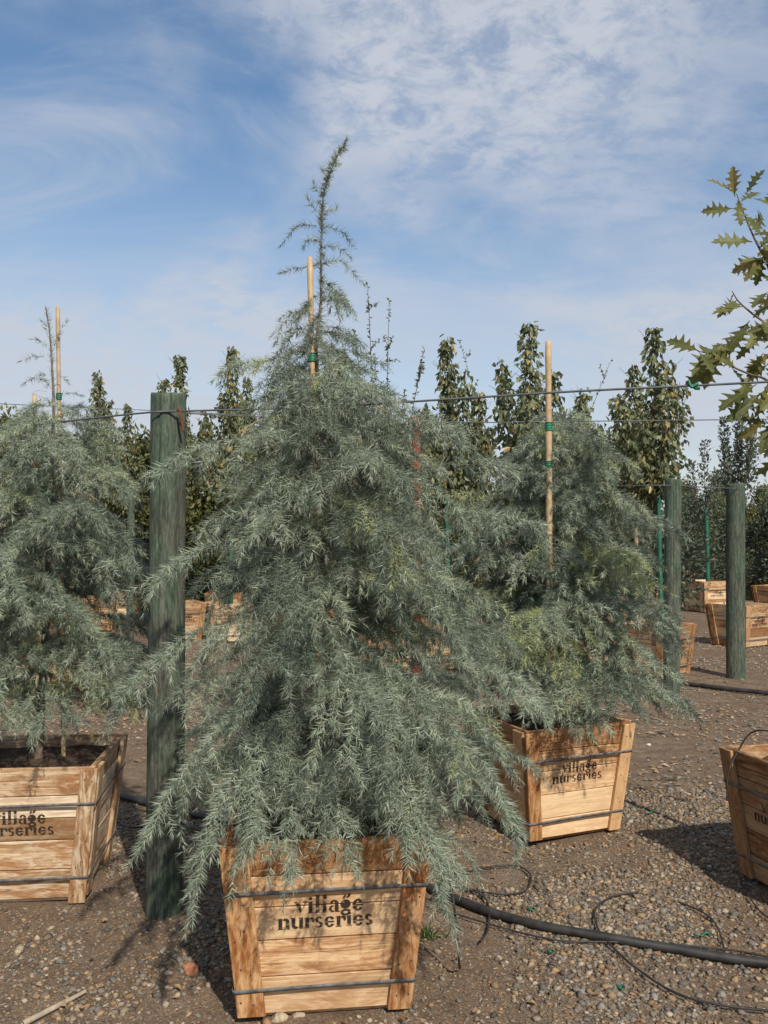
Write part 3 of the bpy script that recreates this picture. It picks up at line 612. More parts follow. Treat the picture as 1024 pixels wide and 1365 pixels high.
# ------------------------------------------------------------------ wires
def wire(pts, r, label, sm=6):
    o = tube_obj('wire', pts, r, M['steel'], None, 6, sm); return tag(o, label, 'wire', 'trellis wires')
w0 = at(240, 548, py1 - 0.09); zc = w0.z
w1 = wire([at(-120, 585, 4.55), at(0, 572, 4.12), at(110, 559, 3.85), at(196, 550, 3.57), w0, at(420, 543, 3.34), at(600, 532, 3.15), at(760, 522, 3.0), at(925, 514, 2.9), at(1024, 509, 2.82), at(1200, 500, 2.7)], 0.0042, 'thick dark cable stapled to the green post, crossing the whole picture')
o = tube_obj('tape_end', [at(918, 507, 2.9), at(922, 516, 2.895), at(930, 511, 2.893), at(926, 517, 2.9), at(933, 518, 2.89)], 0.0055, M['tape'], None, 5, 4); o.parent = w1
wire([at(250, 551, py1 - 0.06), at(450, 560, 4.1), at(640, 563, 4.6), at(728, 562, 4.77), at(960, 559.5, 4.66), at(1200, 556, 4.5)], 0.003, 'thin wire below the cable, tied to the bamboo stake of the right cedar')
wire([at(818, 648, 8.6), at(893, 647, py2 - 0.09), at(983, 651, py3 - 0.11), at(1100, 652, 10.8)], 0.0045, 'thin far wire running between the two posts at the right')
wire([at(-60, 535, 9.5), at(60, 541, 9.5), at(200, 547, 9.6), at(330, 553, 9.8)], 0.0045, 'thin far wire behind the left cedar against the sky')

# ------------------------------------------------------------------ stakes
def stake(p0, p1, r, mat, label, ties=(), name='bamboo_stake', cat='stake', group='bamboo stakes', nodes=True, kind=None):
    root = empty(name, p0); tag(root, label, cat, group); q0 = np.zeros(3); q1 = np.array(p1) - np.array(p0); n = 26
    P = np.linspace(q0, q1, n); Rr = np.full(n, r); Rr *= np.linspace(1.06, 0.94, n)
    if nodes: Rr[4::5] *= 1.13
    V, Fq = tube_geo([(P, Rr)], 10); V = np.vstack([V, q1 + (0, 0, 0.001)]); k = len(V) - 1; base = (n - 1) * 10
    me = bpy.data.meshes.new('cane'); me.from_pydata([tuple(v) for v in V], [], [tuple(int(x) for x in f) for f in Fq] + [(base + i, base + (i + 1) % 10, k) for i in range(10)]); me.update()
    for p in me.polygons: p.use_smooth = True
    link('cane', me, mat, root)
    for t, w_ in ties:
        c0 = q0 + (q1 - q0) * t; n2 = 10; Pt = np.linspace(c0 - (0, 0, w_ / 2), c0 + (0, 0, w_ / 2), n2); R2 = (r + 0.004) * (1 + 0.12 * np.sin(np.arange(n2) * 2.3))
        V, Fq = tube_geo([(Pt, R2)], 12); link('green_tie', np_mesh('green_tie', V, Fq, smooth=True), M['tape'], root)
    return root
def tfrac(p0, p1, py):   # fraction along a stake at image row py
    for t in np.linspace(0, 1, 400):
        q = Vector(p0).lerp(Vector(p1), t); y = H / 2 - F * ((q - CAM).z * math.cos(PITCH) - (q - CAM).y * math.sin(PITCH)) / ((q - CAM).y * math.cos(PITCH) + (q - CAM).z * math.sin(PITCH))
        if y <= py: return float(t)
    return 1.0
def mk(base, tx, ty, Y, r, label, tie_rows, mat=M['bamboo'], **kw):
    p1 = at(tx, ty, Y); return stake(base, p1, r, mat, label, [(tfrac(base, p1, y), h) for y, h in tie_rows], **kw)
mk(Vector((MAIN.x + 0.01, MAIN.y - 0.06, SOIL_Z - 0.02)), 413, 343, MAIN.y - 0.03, 0.0105, 'bamboo stake tied to the leader of the foreground cedar', [(478, 0.03)])
mk(Vector((MAIN.x - 0.10, MAIN.y + 0.16, SOIL_Z - 0.02)), 387, 490, MAIN.y + 0.16, 0.0095, 'short bamboo stake just left of the foreground cedar trunk', [])
mk(Vector((LEFT.x + 0.10, LEFT.y + 0.05, SOIL_Z - 0.02)), 77, 409, LEFT.y + 0.03, 0.0095, 'tall bamboo stake rising above the left cedar', [(529, 0.03), (585, 0.03), (758, 0.03)])
mk(Vector((LEFT.x - 0.06, LEFT.y + 0.1, SOIL_Z - 0.02)), 46, 525, LEFT.y + 0.1, 0.010, 'short bamboo stake at the left edge beside the taller one', [])
mk(Vector((RIGHT.x - 0.02, RIGHT.y - 0.25, SOIL_Z - 0.02)), 731, 455, RIGHT.y - 0.24, 0.0165, 'tall bamboo stake with three green ties in the right cedar', [(570, 0.045), (619, 0.03), (768, 0.035)])
rp = at(555, 650, 4.9); mk(Vector((rp.x - 0.005, 4.9, 0.0)), 555, 556, 4.9, 0.029, 'rusty red post showing through the right side of the foreground cedar', [], M['red'], name='red_post', cat='post', group=None, nodes=False)
bp = at(848, 720, 11.25); mk(Vector((bp.x, 11.25, SOIL_Z - 0.03)), 848, 686, 11.25, 0.026, 'orange-brown wooden stake behind the right cedar', [], M['bamboo'], name='wooden_stake', nodes=False)

# ------------------------------------------------------------------ pear saplings, shrubs, background trees
def leaf_geo(P, D, Nn, L, Wd, fold=0.25):
    """folded, pointed leaves: base P, direction D, face normal N"""
    Sd = np.cross(D, Nn); Sd /= np.linalg.norm(Sd, axis=1, keepdims=True) + 1e-9; Nn = np.cross(Sd, D)
    L = L[:, None]; Wd = Wd[:, None]; m1 = P + D * L * 0.45; tip = P + D * L - Nn * L * 0.12
    a = m1 + Sd * Wd * 0.5 + Nn * Wd * fold; b_ = m1 - Sd * Wd * 0.5 + Nn * Wd * fold
    V = np.stack([P, a, tip, b_], 1).reshape(-1, 3); i = np.arange(len(P))[:, None] * 4
    return V, np.concatenate([i + np.array([[0, 1, 2]]), i + np.array([[0, 2, 3]])])
def tree_meshes(seed, h, limbs, leaf_n, leaf_l, mat, spread=0.1, droop=0.75, z_lo=0.35, shoots=0):
    """limbs: list of (z0 fraction, lean dx, dy, top fraction, radius)"""
    r = np.random.default_rng(seed); wood = []; Ps, Ds = [], []
    for k, (f0, dx, dy, f1, rad) in enumerate(limbs):
        p0 = np.array([0, 0, f0 * h]); p1 = np.array([dx, dy, f1 * h]); mid = (p0 + p1) / 2 + np.array([dx, dy, 0]) * 0.28
        P = smooth_path([p0, mid, p1], 8); P[1:-1] += r.normal(0, 0.006, P[1:-1].shape); wood.append((P, np.linspace(0.006 + 0.004 * h * (1 if k == 0 else 0.55), 0.003, len(P))))
        Ll = np.linalg.norm(p1 - p0); n = int(leaf_n * Ll)
        lo = z_lo if k == 0 else 0.15
        u = r.uniform(lo, 1.0, n) ** 0.95; X = np.stack([np.interp(u, np.linspace(0, 1, len(P)), P[:, q]) for q in range(3)], -1)
        taper = rad * (1.15 - 0.85 * np.clip((u - 0.25) / 0.75, 0, 1)); a = r.uniform(0, 2 * np.pi, n); rr = taper * np.sqrt(r.uniform(0.02, 1, n))
        wob = 1 + 0.5 * np.sin(u * 23 + 2 * np.sin(a * 2 + k)); X[:, 0] += rr * wob * np.cos(a); X[:, 1] += rr * wob * np.sin(a); X[:, 2] += r.normal(0, 0.03, n)
        D = np.stack([np.cos(a) * 0.6, np.sin(a) * 0.6, -droop + r.normal(0, 0.35, n)], -1) + r.normal(0, 0.25, (n, 3)); Ps.append(X); Ds.append(D / np.linalg.norm(D, axis=1, keepdims=True))
        for q in range(int(Ll * 10)):                       # side twigs inside the leaf mass
            i = r.integers(2, len(P) - 1); aa = r.uniform(0, 6.28); e = P[i] + np.array([math.cos(aa) * rad, math.sin(aa) * rad, rad * r.uniform(0.3, 1.2)]); wood.append((np.array([P[i], (P[i] + e) / 2 + (0, 0, -0.01), e]), np.array([0.004, 0.003, 0.0015])))
    P = np.concatenate(Ps); D = np.concatenate(Ds); n = len(P)
    V, Fa = leaf_geo(P, D, r.normal(size=(n, 3)), leaf_l * r.uniform(0.6, 1.15, n), leaf_l * 0.62 * r.uniform(0.7, 1.1, n))
    t = r.beta(1.7, 2.2, n) * 0.85; yel = r.random(n) < 0.08; t[yel] = r.uniform(0.85, 1.0, yel.sum())
    V1, F1 = tube_geo(wood[:len(limbs)] + wood[len(limbs):], 5)
    return np_mesh('trunk', V1, F1, smooth=True), np_mesh('crown', V, Fa, {'tint': ('FLOAT', np.repeat(t, 4))}), mat
def place_tree(name, meshes, loc, label, cat, group, rz=0.0, sc=1.0, zsc=1.0):
    r = empty(name, loc, rz); r.scale = (sc, sc, zsc); tag(r, label, cat, group); tm, cmh, mat = meshes
    link('trunk', tm, M['pbark'], r); f = link('crown', cmh, mat, r); f['kind'] = 'stuff'; return r
PEARL = 0.098
def pear(seed, h, wide=1.0):
    r = random.Random(seed); lb = [(0.0, r.uniform(-.05, .05), r.uniform(-.05, .05), 1.0, 0.20)]
    for k in range(6):
        a = k * 1.05 + r.uniform(-.4, .4); d = r.uniform(0.22, 0.52) * wide; lb.append((r.uniform(0.34, 0.5), d * math.cos(a), d * math.sin(a), r.uniform(0.64, 0.92), 0.17))
    return tree_meshes(seed, h, lb, 165, PEARL, M['pear'], z_lo=0.42, droop=1.1)
def on_gnd(px, Y): p = at(px, 720, Y); return Vector((p.x, Y, 0.0))
def topz(px, py, Y): return at(px, py, Y).z
cr_i = 0
def potted(px, Y, top_y, seed, label, clabel, wide=1.0, rz=0.4, crate_tint=(0.95, 0.92, 0.88), stake_on=True, slabel=None):
    loc = on_gnd(px, Y); h = topz(px, top_y, Y) - SOIL_Z
    place_tree('pear_tree', pear(seed, h, wide), loc + Vector((0, 0, SOIL_Z - 0.01)), label, 'tree', 'pear saplings')
    crate(loc, rz, clabel, seed, crate_tint)
    if stake_on:
        s0 = loc + Vector((0.05, -0.08, SOIL_Z - 0.02)); stake(s0, s0 + Vector((-0.02, 0, 1.55)), 0.026, M['gstake'], slabel or ('green stake at the foot of the ' + label.split(',')[0]), [(0.97, 0.05)], name='green_stake', group='green stakes', nodes=False)
potted(872, 10.1, 436, 101, 'narrow pear tree with its top right of the bamboo stake, between cable and oak', 'orange-brown crate half hidden behind the nearer far post', 0.8, 0.75, slabel='bright green stake below the pear tree left of the far post')
potted(712, 9.9, 428, 102, 'broad leafy pear tree rising directly behind the right cedar stake', 'crate hidden behind the right cedar under the broad pear', 1.25, 0.3, slabel='green stake of the broad pear tree behind the right cedar')
potted(592, 10.6, 448, 103, 'slim pear tree top right of the foreground cedar, above the red post', 'crate glimpsed through the cedar below the red post', 0.85, 0.2, slabel='green stake behind the foreground cedar right of the red post')
potted(634, 11.6, 520, 104, 'low narrow pear tree between the slim and the broad pear', 'crate glimpsed between the foreground and right cedars', 0.7, 0.6, stake_on=False)
potted(843, 11.4, 487, 105, 'small dark pear tree touching the left side of the narrow pear', 'far crate behind the right cedar, left of the narrow pear', 0.5, 0.2, stake_on=False)
potted(306, 13.4, 462, 106, 'leafy pear tree right of the thick green post, taller of the pair', 'pale crate right of the thick post, nearest of the row there', 1.35, 0.3, (1.15, 1.15, 1.15), slabel='green stake standing right of the thick green post')
potted(240, 13.6, 470, 107, 'narrow pear tree just above the top of the thick green post', 'crate mostly hidden behind the thick green post', 1.0, 0.5, stake_on=False)
potted(130, 15.0, 496, 108, 'thin pear tree poking above the left cedar', 'crate hidden behind the left cedar', 0.6, 0.2, stake_on=False)
potted(455, 12.0, 470, 109, 'pear tree hidden behind the leader of the foreground cedar', 'crate hidden behind the foreground cedar', 0.9, 0.2, stake_on=False)
potted(165, 16.5, 538, 110, 'low pear tree left of the thick green post', 'small far crate left of the thick post', 0.7, 0.3, stake_on=False)
potted(775, 11.2, 520, 111, 'side pear tree low between broad and narrow pears', 'crate behind the right half of the right cedar', 0.9, 0.4, stake_on=False)

# whippy saplings whose bare shoots stand out against the sky
def whip(px, Y, tips, label, seed):
    loc = on_gnd(px, Y); base = loc + Vector((0, 0, SOIL_Z)); r = np.random.default_rng(seed); wood = [(np.array([[0, 0, 0], [0, 0, 1.0], [0.01, 0, 1.5]]), np.array([0.022, 0.018, 0.012]))]; Ps, Ds = [], []
    for tx, ty, dy in tips:
        tip = np.array(at(tx, ty, Y + dy) - base); P = smooth_path([np.array([0, 0, 1.2 + r.uniform(0, 0.4)]), np.array([tip[0] * 0.55, tip[1] * 0.5, 1.3 + (tip[2] - 1.3) * 0.45]), tip], 10); wood.append((P, np.linspace(0.009, 0.002, len(P))))
        n = 120; u = r.uniform(0.15, 1, n) * (len(P) - 1); X = np.stack([np.interp(u, np.arange(len(P)), P[:, q]) for q in range(3)], -1); Ps.append(X); D = r.normal(size=(n, 3)) + (0, 0, 0.7); Ds.append(D / np.linalg.norm(D, axis=1, keepdims=True))
        for k in range(5):
            f = r.integers(10, len(P) - 2); e = P[f] + r.normal(0, 0.07, 3) + (0, 0, 0.1); wood.append((np.array([P[f], (P[f] + e) / 2, e]), np.array([0.004, 0.003, 0.0015]))); X = P[f] + (e - P[f]) * r.uniform(0, 1, (12, 1)); Ps.append(X); D = r.normal(size=(12, 3)); Ds.append(D / np.linalg.norm(D, axis=1, keepdims=True))
    P = np.concatenate(Ps); D = np.concatenate(Ds); n = len(P); V, Fa = leaf_geo(P, D, r.normal(size=(n, 3)), 0.045 * r.uniform(0.6, 1.2, n), 0.022 * r.uniform(0.7, 1.2, n)); V1, F1 = tube_geo(wood, 5)
    ms = (np_mesh('trunk', V1, F1, smooth=True), np_mesh('crown', V, Fa, {'tint': ('FLOAT', np.repeat(r.uniform(0, 0.6, n), 4))}), M['pear'])
    place_tree('whippy_sapling', ms, base, label, 'tree', 'whippy saplings'); crate(loc, 0.3, 'crate of the ' + label, seed, (0.95, 0.92, 0.88))
whip(510, 9.2, [(490, 378, 0), (519, 399, 0.1), (566, 464, 0), (473, 440, 0.2), (540, 520, -0.2), (500, 470, 0.3)], 'sapling with thin upright shoots behind the right of the cedar leader', 7)
whip(700, 12.6, [(612, 452, 0), (815, 480, 0.2), (720, 470, 0)], 'sapling with long slanting shoots behind the broad pear', 8)
whip(395, 12.6, [(372, 512, 0), (345, 545, 0.2), (352, 520, 0.2), (410, 505, 0)], 'sapling with reddish shoots left of the foreground cedar stake', 9)

# bushier trees of the rows farther back
def bush(seed, h, w_, n, leaf, mat, lo=0.12):
    r = np.random.default_rng(seed); cl = 46; cz = r.uniform(lo, 1.0, cl); ca = r.uniform(0, 6.28, cl); env = w_ * 0.5 * np.sin(np.clip(cz * 0.86 + 0.16, 0, 1) * np.pi) ** 0.6 * (1.05 - 0.55 * cz); cr = env * np.sqrt(r.uniform(0, 1, cl))
    cc = np.stack([cr * np.cos(ca), cr * np.sin(ca), cz * h * 0.93], -1); k = r.integers(0, cl, n); P = cc[k] + r.normal(0, 1, (n, 3)) * np.array([0.12, 0.12, 0.15]) * w_ * 0.62
    P[:, 2] = np.clip(P[:, 2], 0.05, None); D = (P - np.array([0, 0, h * 0.3])); D /= np.linalg.norm(D, axis=1, keepdims=True) + 1e-6; D += r.normal(0, 0.55, (n, 3)) + (0, 0, 0.2); D /= np.linalg.norm(D, axis=1, keepdims=True)
    V, Fa = leaf_geo(P, D, r.normal(size=(n, 3)), leaf * r.uniform(0.6, 1.2, n), leaf * 0.5 * r.uniform(0.7, 1.2, n)); ct = r.uniform(0.0, 0.7, cl); t = np.clip(ct[k] + r.normal(0, 0.12, n), 0, 0.85); t[r.random(n) < 0.03] = 0.97
    wood = [(np.array([[0, 0, 0], [0, 0, h * 0.5], [0.02, 0, h * 0.95]]), np.array([0.04, 0.03, 0.006]))] + [(np.array([[0, 0, c[2] * 0.6], c * (0.5, 0.5, 0.85), c]), np.array([0.014, 0.009, 0.004])) for c in cc]
    V1, F1 = tube_geo(wood, 5); return np_mesh('trunk', V1, F1, smooth=True), np_mesh('crown', V, Fa, {'tint': ('FLOAT', np.repeat(t, 4))}), mat
BUSH = [bush(201, 3.0, 1.7, 7500, 0.10, M['bush']), bush(202, 3.0, 1.5, 7000, 0.095, M['bush']), bush(203, 3.0, 1.9, 8000, 0.10, M['blue']), bush(204, 3.0, 1.3, 6500, 0.09, M['bush']), bush(205, 3.0, 1.6, 7000, 0.11, M['bush'])]
rd = random.Random(5)
ORD = ['first', 'second', 'third', 'fourth', 'fifth', 'sixth', 'seventh', 'eighth', 'ninth', 'tenth', 'eleventh', 'twelfth']
def row(y0, slope, xs, hlo, hhi, label, group):
    for k, x in enumerate(xs):
        Y = y0 + slope * x + rd.uniform(-.5, .5); hh = rd.uniform(hlo, hhi); xx = x + rd.uniform(-.25, .25)
        lab = label if '%s' not in label else label % ORD[k]
        place_tree('bushy_tree', BUSH[rd.randrange(5)], Vector((xx, Y, 0.0)), lab, 'tree', group, rd.uniform(0, 6.28), hh / 3.0 * rd.uniform(0.95, 1.2), hh / 3.0)
row(17.5, 0.0, np.arange(-9.0, 0.9, 1.0), 3.7, 4.4, 'bushy dark green tree, %s from the left in the hedge-like row behind', 'trees of the left back row')
row(16.5, 0.0, np.arange(0.7, 5.4, 0.85), 3.1, 3.9, 'bushy tree behind the right cedar and pears, %s from the left there', 'trees of the middle back row')
row(28.0, 0.0, np.arange(5.5, 15.5, 1.35), 2.6, 3.5, 'bushy dark tree in the far right row behind the posts, %s from the left', 'trees of the right far row')
row(22.5, 0.0, np.arange(6.6, 11.5, 1.2), 2.2, 2.9, 'low bushy green tree behind the crates at the right, %s from the left', 'low trees at the right')
row(36.0, 0.0, np.arange(-16, 19, 1.6), 3.2, 4.6, 'tree in the farthest row near the horizon', 'trees of the farthest row')
lc = on_gnd(941, 18.9); place_tree('slim_tree', tree_meshes(301, 3.2, [(0, 0.0, 0, 1.0, 0.22), (0.35, 0.3, 0.1, 0.8, 0.16), (0.4, -0.3, 0, 0.85, 0.16), (0.45, 0.1, -0.3, 0.75, 0.16), (0.3, -0.2, 0.3, 0.7, 0.16)], 110, 0.085, M['blue'], droop=-0.7, z_lo=0.3), lc + Vector((0, 0, SOIL_Z)), 'slim upright tree between the two far posts', 'tree', None)
s0 = lc + Vector((0, -0.1, SOIL_Z - 0.02)); stake(s0, s0 + Vector((-0.02, 0, 1.75)), 0.045, M['gstake'], 'green stake of the slim tree between the two far posts', (), name='green_stake', group='green stakes', nodes=False)
crate(lc, 0.35, 'far crate left of the plain green post, with a green stake in it', 1, (1.15, 1.12, 1.05), 1.15)
lc = on_gnd(986, 12.8); place_tree('upright_tree', tree_meshes(302, 3.05, [(0, 0.02, 0, 1.0, 0.14), (0.5, 0.25, 0.1, 0.9, 0.11), (0.5, -0.22, 0, 0.93, 0.10), (0.55, 0.1, -0.2, 0.82, 0.11), (0.5, -0.1, 0.25, 0.8, 0.11)], 260, 0.062, M['blue'], droop=-0.9, z_lo=0.5), lc + Vector((0, 0, SOIL_Z)), 'upright dark-leaved tree whose shoots rise above the plain green post', 'tree', None)
crate(lc, 0.55, 'large far crate directly behind the plain green post', 0, (1.0, 0.95, 0.88), 1.05)
for (px, Y, rz, lab, t) in ((972, 25.5, 0.3, 'small orange crate in the far row, left of the plain green post', (1.0, 0.9, 0.75)), (1012, 24.0, 0.5, 'small orange crate in the far row, right of the plain green post', (0.95, 0.8, 0.6)), (1032, 18.5, 0.6, 'crate cut by the right edge beyond the plain green post', (0.8, 0.7, 0.6)),
                            (915, 27, 0.2, 'small crate in the far row between the two far posts', (1.0, 0.9, 0.75)), (1003, 30, 0.9, 'tiny crate behind the far row at the right', (1.1, 1.0, 0.9)), (262, 19.0, 0.25, 'second crate of the receding row right of the thick post', (1.1, 1.05, 1.0)), (290, 23.5, 0.3, 'third crate of the receding row right of the thick post', (1.0, 0.85, 0.7)),
                            (268, 28.0, 0.2, 'fourth crate of the receding row right of the thick post', (1.1, 1.1, 1.1)), (300, 16.2, 0.1, 'brownish crate behind the nearest one right of the thick post', (0.95, 0.85, 0.75)), (600, 15.0, 0.4, 'pale crate seen through the gap between foreground and right cedars', (1.1, 1.0, 0.9)), (655, 19.0, 0.3, 'farther crate seen through the gap between the cedars', (1.0, 0.85, 0.7)),
                            (800, 15.0, 0.5, 'far crate just visible right of the bamboo stake', (1.0, 0.9, 0.8)), (858, 22.0, 0.3, 'far crate left of the nearer far post', (1.0, 0.9, 0.75)), (60, 9.0, 0.3, 'crate behind the trunk of the left cedar', (0.95, 0.85, 0.75)), (100, 14.0, 0.2, 'far crate seen through the left cedar', (1.05, 0.95, 0.85))):
    crate(on_gnd(px, Y), rz, lab, rd.randrange(4), t)

# ------------------------------------------------------------------ oak at the right edge
def oak_leaf_mesh(seed):
    r = random.Random(seed); half = [(0, 0.006), (0.12, 0.015), (0.17, 0.06), (0.205, 0.12), (0.225, 0.15), (0.235, 0.10), (0.26, 0.055), (0.30, 0.06), (0.35, 0.16), (0.385, 0.235), (0.40, 0.27), (0.415, 0.19), (0.44, 0.10), (0.475, 0.075), (0.515, 0.11), (0.56, 0.22), (0.595, 0.285), (0.61, 0.30), (0.615, 0.20), (0.635, 0.11), (0.67, 0.08), (0.72, 0.12), (0.765, 0.20), (0.79, 0.225), (0.79, 0.14), (0.82, 0.07), (0.87, 0.075), (0.91, 0.10), (0.92, 0.05), (1.0, 0.0)]
    V, uv, Fc = [], [], []; n = len(half)
    for sgn in (1, -1):
        hl = [(t, (w_ * 0.86 + 0.030 * math.sin(math.pi * t)) * r.uniform(0.85, 1.12)) for t, w_ in half]; o = len(V)
        for t, w_ in hl:
            bend = -0.16 * t * t
            V.append((0, t, bend)); uv.append((t, 0, 0)); V.append((sgn * w_, t + 0.22 * w_, bend + (0.22 + 0.16 * math.sin(5 * t + seed)) * w_ * (1 + 0.25 * sgn) + 0.02 * math.sin(9 * t + seed))); uv.append((t, w_, 0))
        for i in range(n - 1):
            f = (o + 2 * i, o + 2 * i + 1, o + 2 * i + 3, o + 2 * i + 2); Fc.append(f if sgn > 0 else f[::-1])
    me = bpy.data.meshes.new('leaf'); me.from_pydata(V, [], Fc); me.update()
    a = me.attributes.new('leafuv', 'FLOAT_VECTOR', 'POINT')
    for i, q in enumerate(uv): a.data[i].vector = q
    me.materials.append(M['oak']); return me
OAKM = [oak_leaf_mesh(s) for s in range(5)]
OY = 3.55
def oak():
    base = Vector((EDGE.x, EDGE.y, SOIL_Z - 0.01)); root = empty('oak_tree', base); tag(root, 'young oak with large pointed-lobed leaves reaching in from the right edge', 'tree')
    rel = lambda v: np.array(v) - np.array(base)
    tk = [base, (EDGE.x + 0.02, EDGE.y, 1.3), (EDGE.x - 0.02, EDGE.y, 2.1), (EDGE.x + 0.02, EDGE.y, 3.3)]
    P = smooth_path([rel(p) for p in tk], 8); V, Fq = tube_geo([(P, np.linspace(0.022, 0.007, len(P)))], 9); link('trunk', np_mesh('trunk', V, Fq, smooth=True), M['pbark'], root)
    br = [[(1088, 520, 3.8), (1050, 430, 3.68), (1024, 355, OY), (1006, 318, OY), (994, 290, OY), (982, 258, OY)], [(1088, 560, 3.8), (1060, 480, 3.65), (1024, 435, OY), (1003, 418, OY), (985, 402, OY), (976, 388, OY)],
          [(1088, 600, 3.8), (1060, 545, 3.65), (1024, 508, OY), (1000, 499, OY), (975, 488, OY), (945, 472, OY), (930, 468, OY)], [(1088, 640, 3.8), (1050, 590, 3.7), (1020, 560, OY + 0.05)]]
    Vs = [(smooth_path([rel(at(*q)) for q in b_], 6)) for b_ in br]; V, Fq = tube_geo([(p, np.linspace(0.007, 0.0018, len(p))) for p in Vs], 6); link('branches', np_mesh('branches', V, Fq, smooth=True), M['pbark'], root)
    L = [(980, 263, 976, 222), (980, 258, 945, 232), (978, 278, 933, 280), (993, 260, 1008, 236), (996, 263, 1026, 268), (983, 266, 990, 298), (1003, 323, 948, 316), (1006, 310, 1023, 278), (1011, 333, 1026, 314), (1020, 346, 986, 343), (1018, 340, 1010, 368),
         (990, 409, 949, 413), (1000, 428, 956, 480), (1013, 451, 978, 477), (1024, 388, 1000, 407), (966, 458, 908, 508), (962, 460, 932, 522), (1009, 513, 948, 545), (1016, 523, 964, 566), (975, 488, 1000, 520), (1000, 499, 985, 535), (1024, 508, 1012, 560),
         (1020, 560, 985, 590), (1024, 540, 1040, 590), (1018, 470, 1000, 500), (1024, 435, 1035, 470), (1028, 420, 1018, 452), (1003, 418, 1030, 400), (1030, 560, 1012, 606), (1006, 318, 1030, 335), (1024, 508, 1040, 470), (1030, 470, 1008, 485), (1040, 520, 1018, 545), (1036, 430, 1008, 438)]
    r = random.Random(4); pts = []
    for k, (bx, by, tx, ty) in enumerate(L): pts.append((at(bx, by, OY + r.uniform(-.05, .06)), at(tx, ty, OY + r.uniform(-.07, .05))))
    for b_ in br:
        for k in range(9):
            f = r.uniform(0.25, 1.0) * (len(b_) - 1); i = min(int(f), len(b_) - 2); u = f - i; q = [b_[i][j] + (b_[i + 1][j] - b_[i][j]) * u for j in range(3)]
            p = at(*q); pts.append((p, p + Vector((r.uniform(-.14, .12), r.uniform(-.10, .10), r.uniform(-.14, .10)))))
    for k in range(70):                                      # the rest of the crown, beyond the frame
        z = r.uniform(1.7, 3.4); a = r.uniform(0, 6.28); rad = r.uniform(0.1, 0.42); c_ = Vector((EDGE.x + 0.12 + rad * math.cos(a), EDGE.y + rad * math.sin(a), z)); pts.append((c_, c_ + Vector((math.cos(a) * 0.1, math.sin(a) * 0.1, r.uniform(-.12, .06)))))
    for k, (p, q) in enumerate(pts):
        d = q - p; ln = min(max(0.125, d.length * 0.92), 0.20)
        yv = d.normalized(); nrm = Vector((r.uniform(-.7, .7), -0.75, 0.5 + r.uniform(-.6, .4))); x = yv.cross(nrm).normalized(); z = x.cross(yv)
        m = Matrix((x, yv, z)).transposed().to_4x4(); o = link('leaf', OAKM[k % 5], None, root); sc = ln
        o.matrix_local = Matrix.Translation(p - base) @ m @ Matrix.Scale(sc, 4)
oak()

# ------------------------------------------------------------------ hoses, tubes
def on(pts, r): return [Vector((g.x, g.y, float(hgt(g.x, g.y)) + r)) for g in (gnd(x, y) for x, y in pts)]
tag(tube_obj('irrigation_hose', on([(60, 1050), (150, 1062), (205, 1078), (275, 1096), (360, 1118), (470, 1150), (590, 1196), (650, 1221), (720, 1243), (800, 1258), (900, 1272), (1024, 1291), (1200, 1306)], 0.022), 0.0175, M['hose'], None, 12), 'thick black irrigation hose running behind the foreground crate to the right edge', 'hose')
tag(tube_obj('irrigation_hose', on([(840, 905), (880, 909), (906, 914), (966, 921), (1024, 927), (1120, 935)], 0.03), 0.022, M['hose'], None, 10), 'far black irrigation hose crossing behind the far posts', 'hose')
def tube(pts, label, r=0.0042, pre=()):
    tag(tube_obj('drip_tube', list(pre) + on(pts, r + 0.014), r, M['hose'], None, 6), label, 'tube', 'thin drip tubes')
tube([(613, 1300)], 'thin black tube hanging down beside the foreground crate', 0.0046, [at(520, 1112, 3.32), at(556, 1112, 3.22), at(580, 1124, 3.16), at(592, 1145, 3.13), at(602, 1185, 3.11), at(609, 1240, 3.09), at(612, 1280, 3.075)])
tube([(600, 1192), (618, 1168), (650, 1157), (690, 1156), (708, 1170), (700, 1190), (668, 1196), (630, 1190), (602, 1182), (640, 1196), (652, 1215), (650, 1245), (640, 1262)], 'thin black tube coiled on the gravel right of the foreground crate', 0.0042)
tube([(852, 1196), (817, 1201), (794, 1218), (797, 1244), (813, 1267), (850, 1300), (916, 1337), (1024, 1357), (1150, 1366)], 'thin black tube looping over the hose toward the lower right corner')
tube([(585, 1215), (684, 1247), (750, 1263), (810, 1264), (900, 1264), (980, 1272), (1024, 1281), (1120, 1300)], 'thin black tube running along beside the thick hose', 0.0035)
tube([(905, 1208), (938, 1222), (956, 1240), (966, 1270)], 'short curved tube near the hose at the right', 0.0036)
tube([(985, 1172), (1000, 1200), (1024, 1226), (1080, 1250)], 'short thin tube in front of the dark crate at the right edge', 0.0036)
tube([(150, 1080), (165, 1105), (195, 1108), (240, 1103), (262, 1112)], 'thin tube on the ground beside the left crate', 0.004)
et = at(1000, 985, 3.9); tag(tube_obj('drip_tube', [at(975, 1068, 3.93) + Vector((-.02, 0, 0)), at(977, 1030, 3.95) + Vector((-.02, 0, 0)), at(985, 1000, 3.98), at(1000, 978, 3.97), at(1022, 974, 3.9), at(1050, 985, 3.86), at(1080, 1000, 3.84)], 0.004, M['hose'], None, 6), 'thin tube arching over the rim of the dark crate at the right edge', 'tube', 'thin drip tubes')

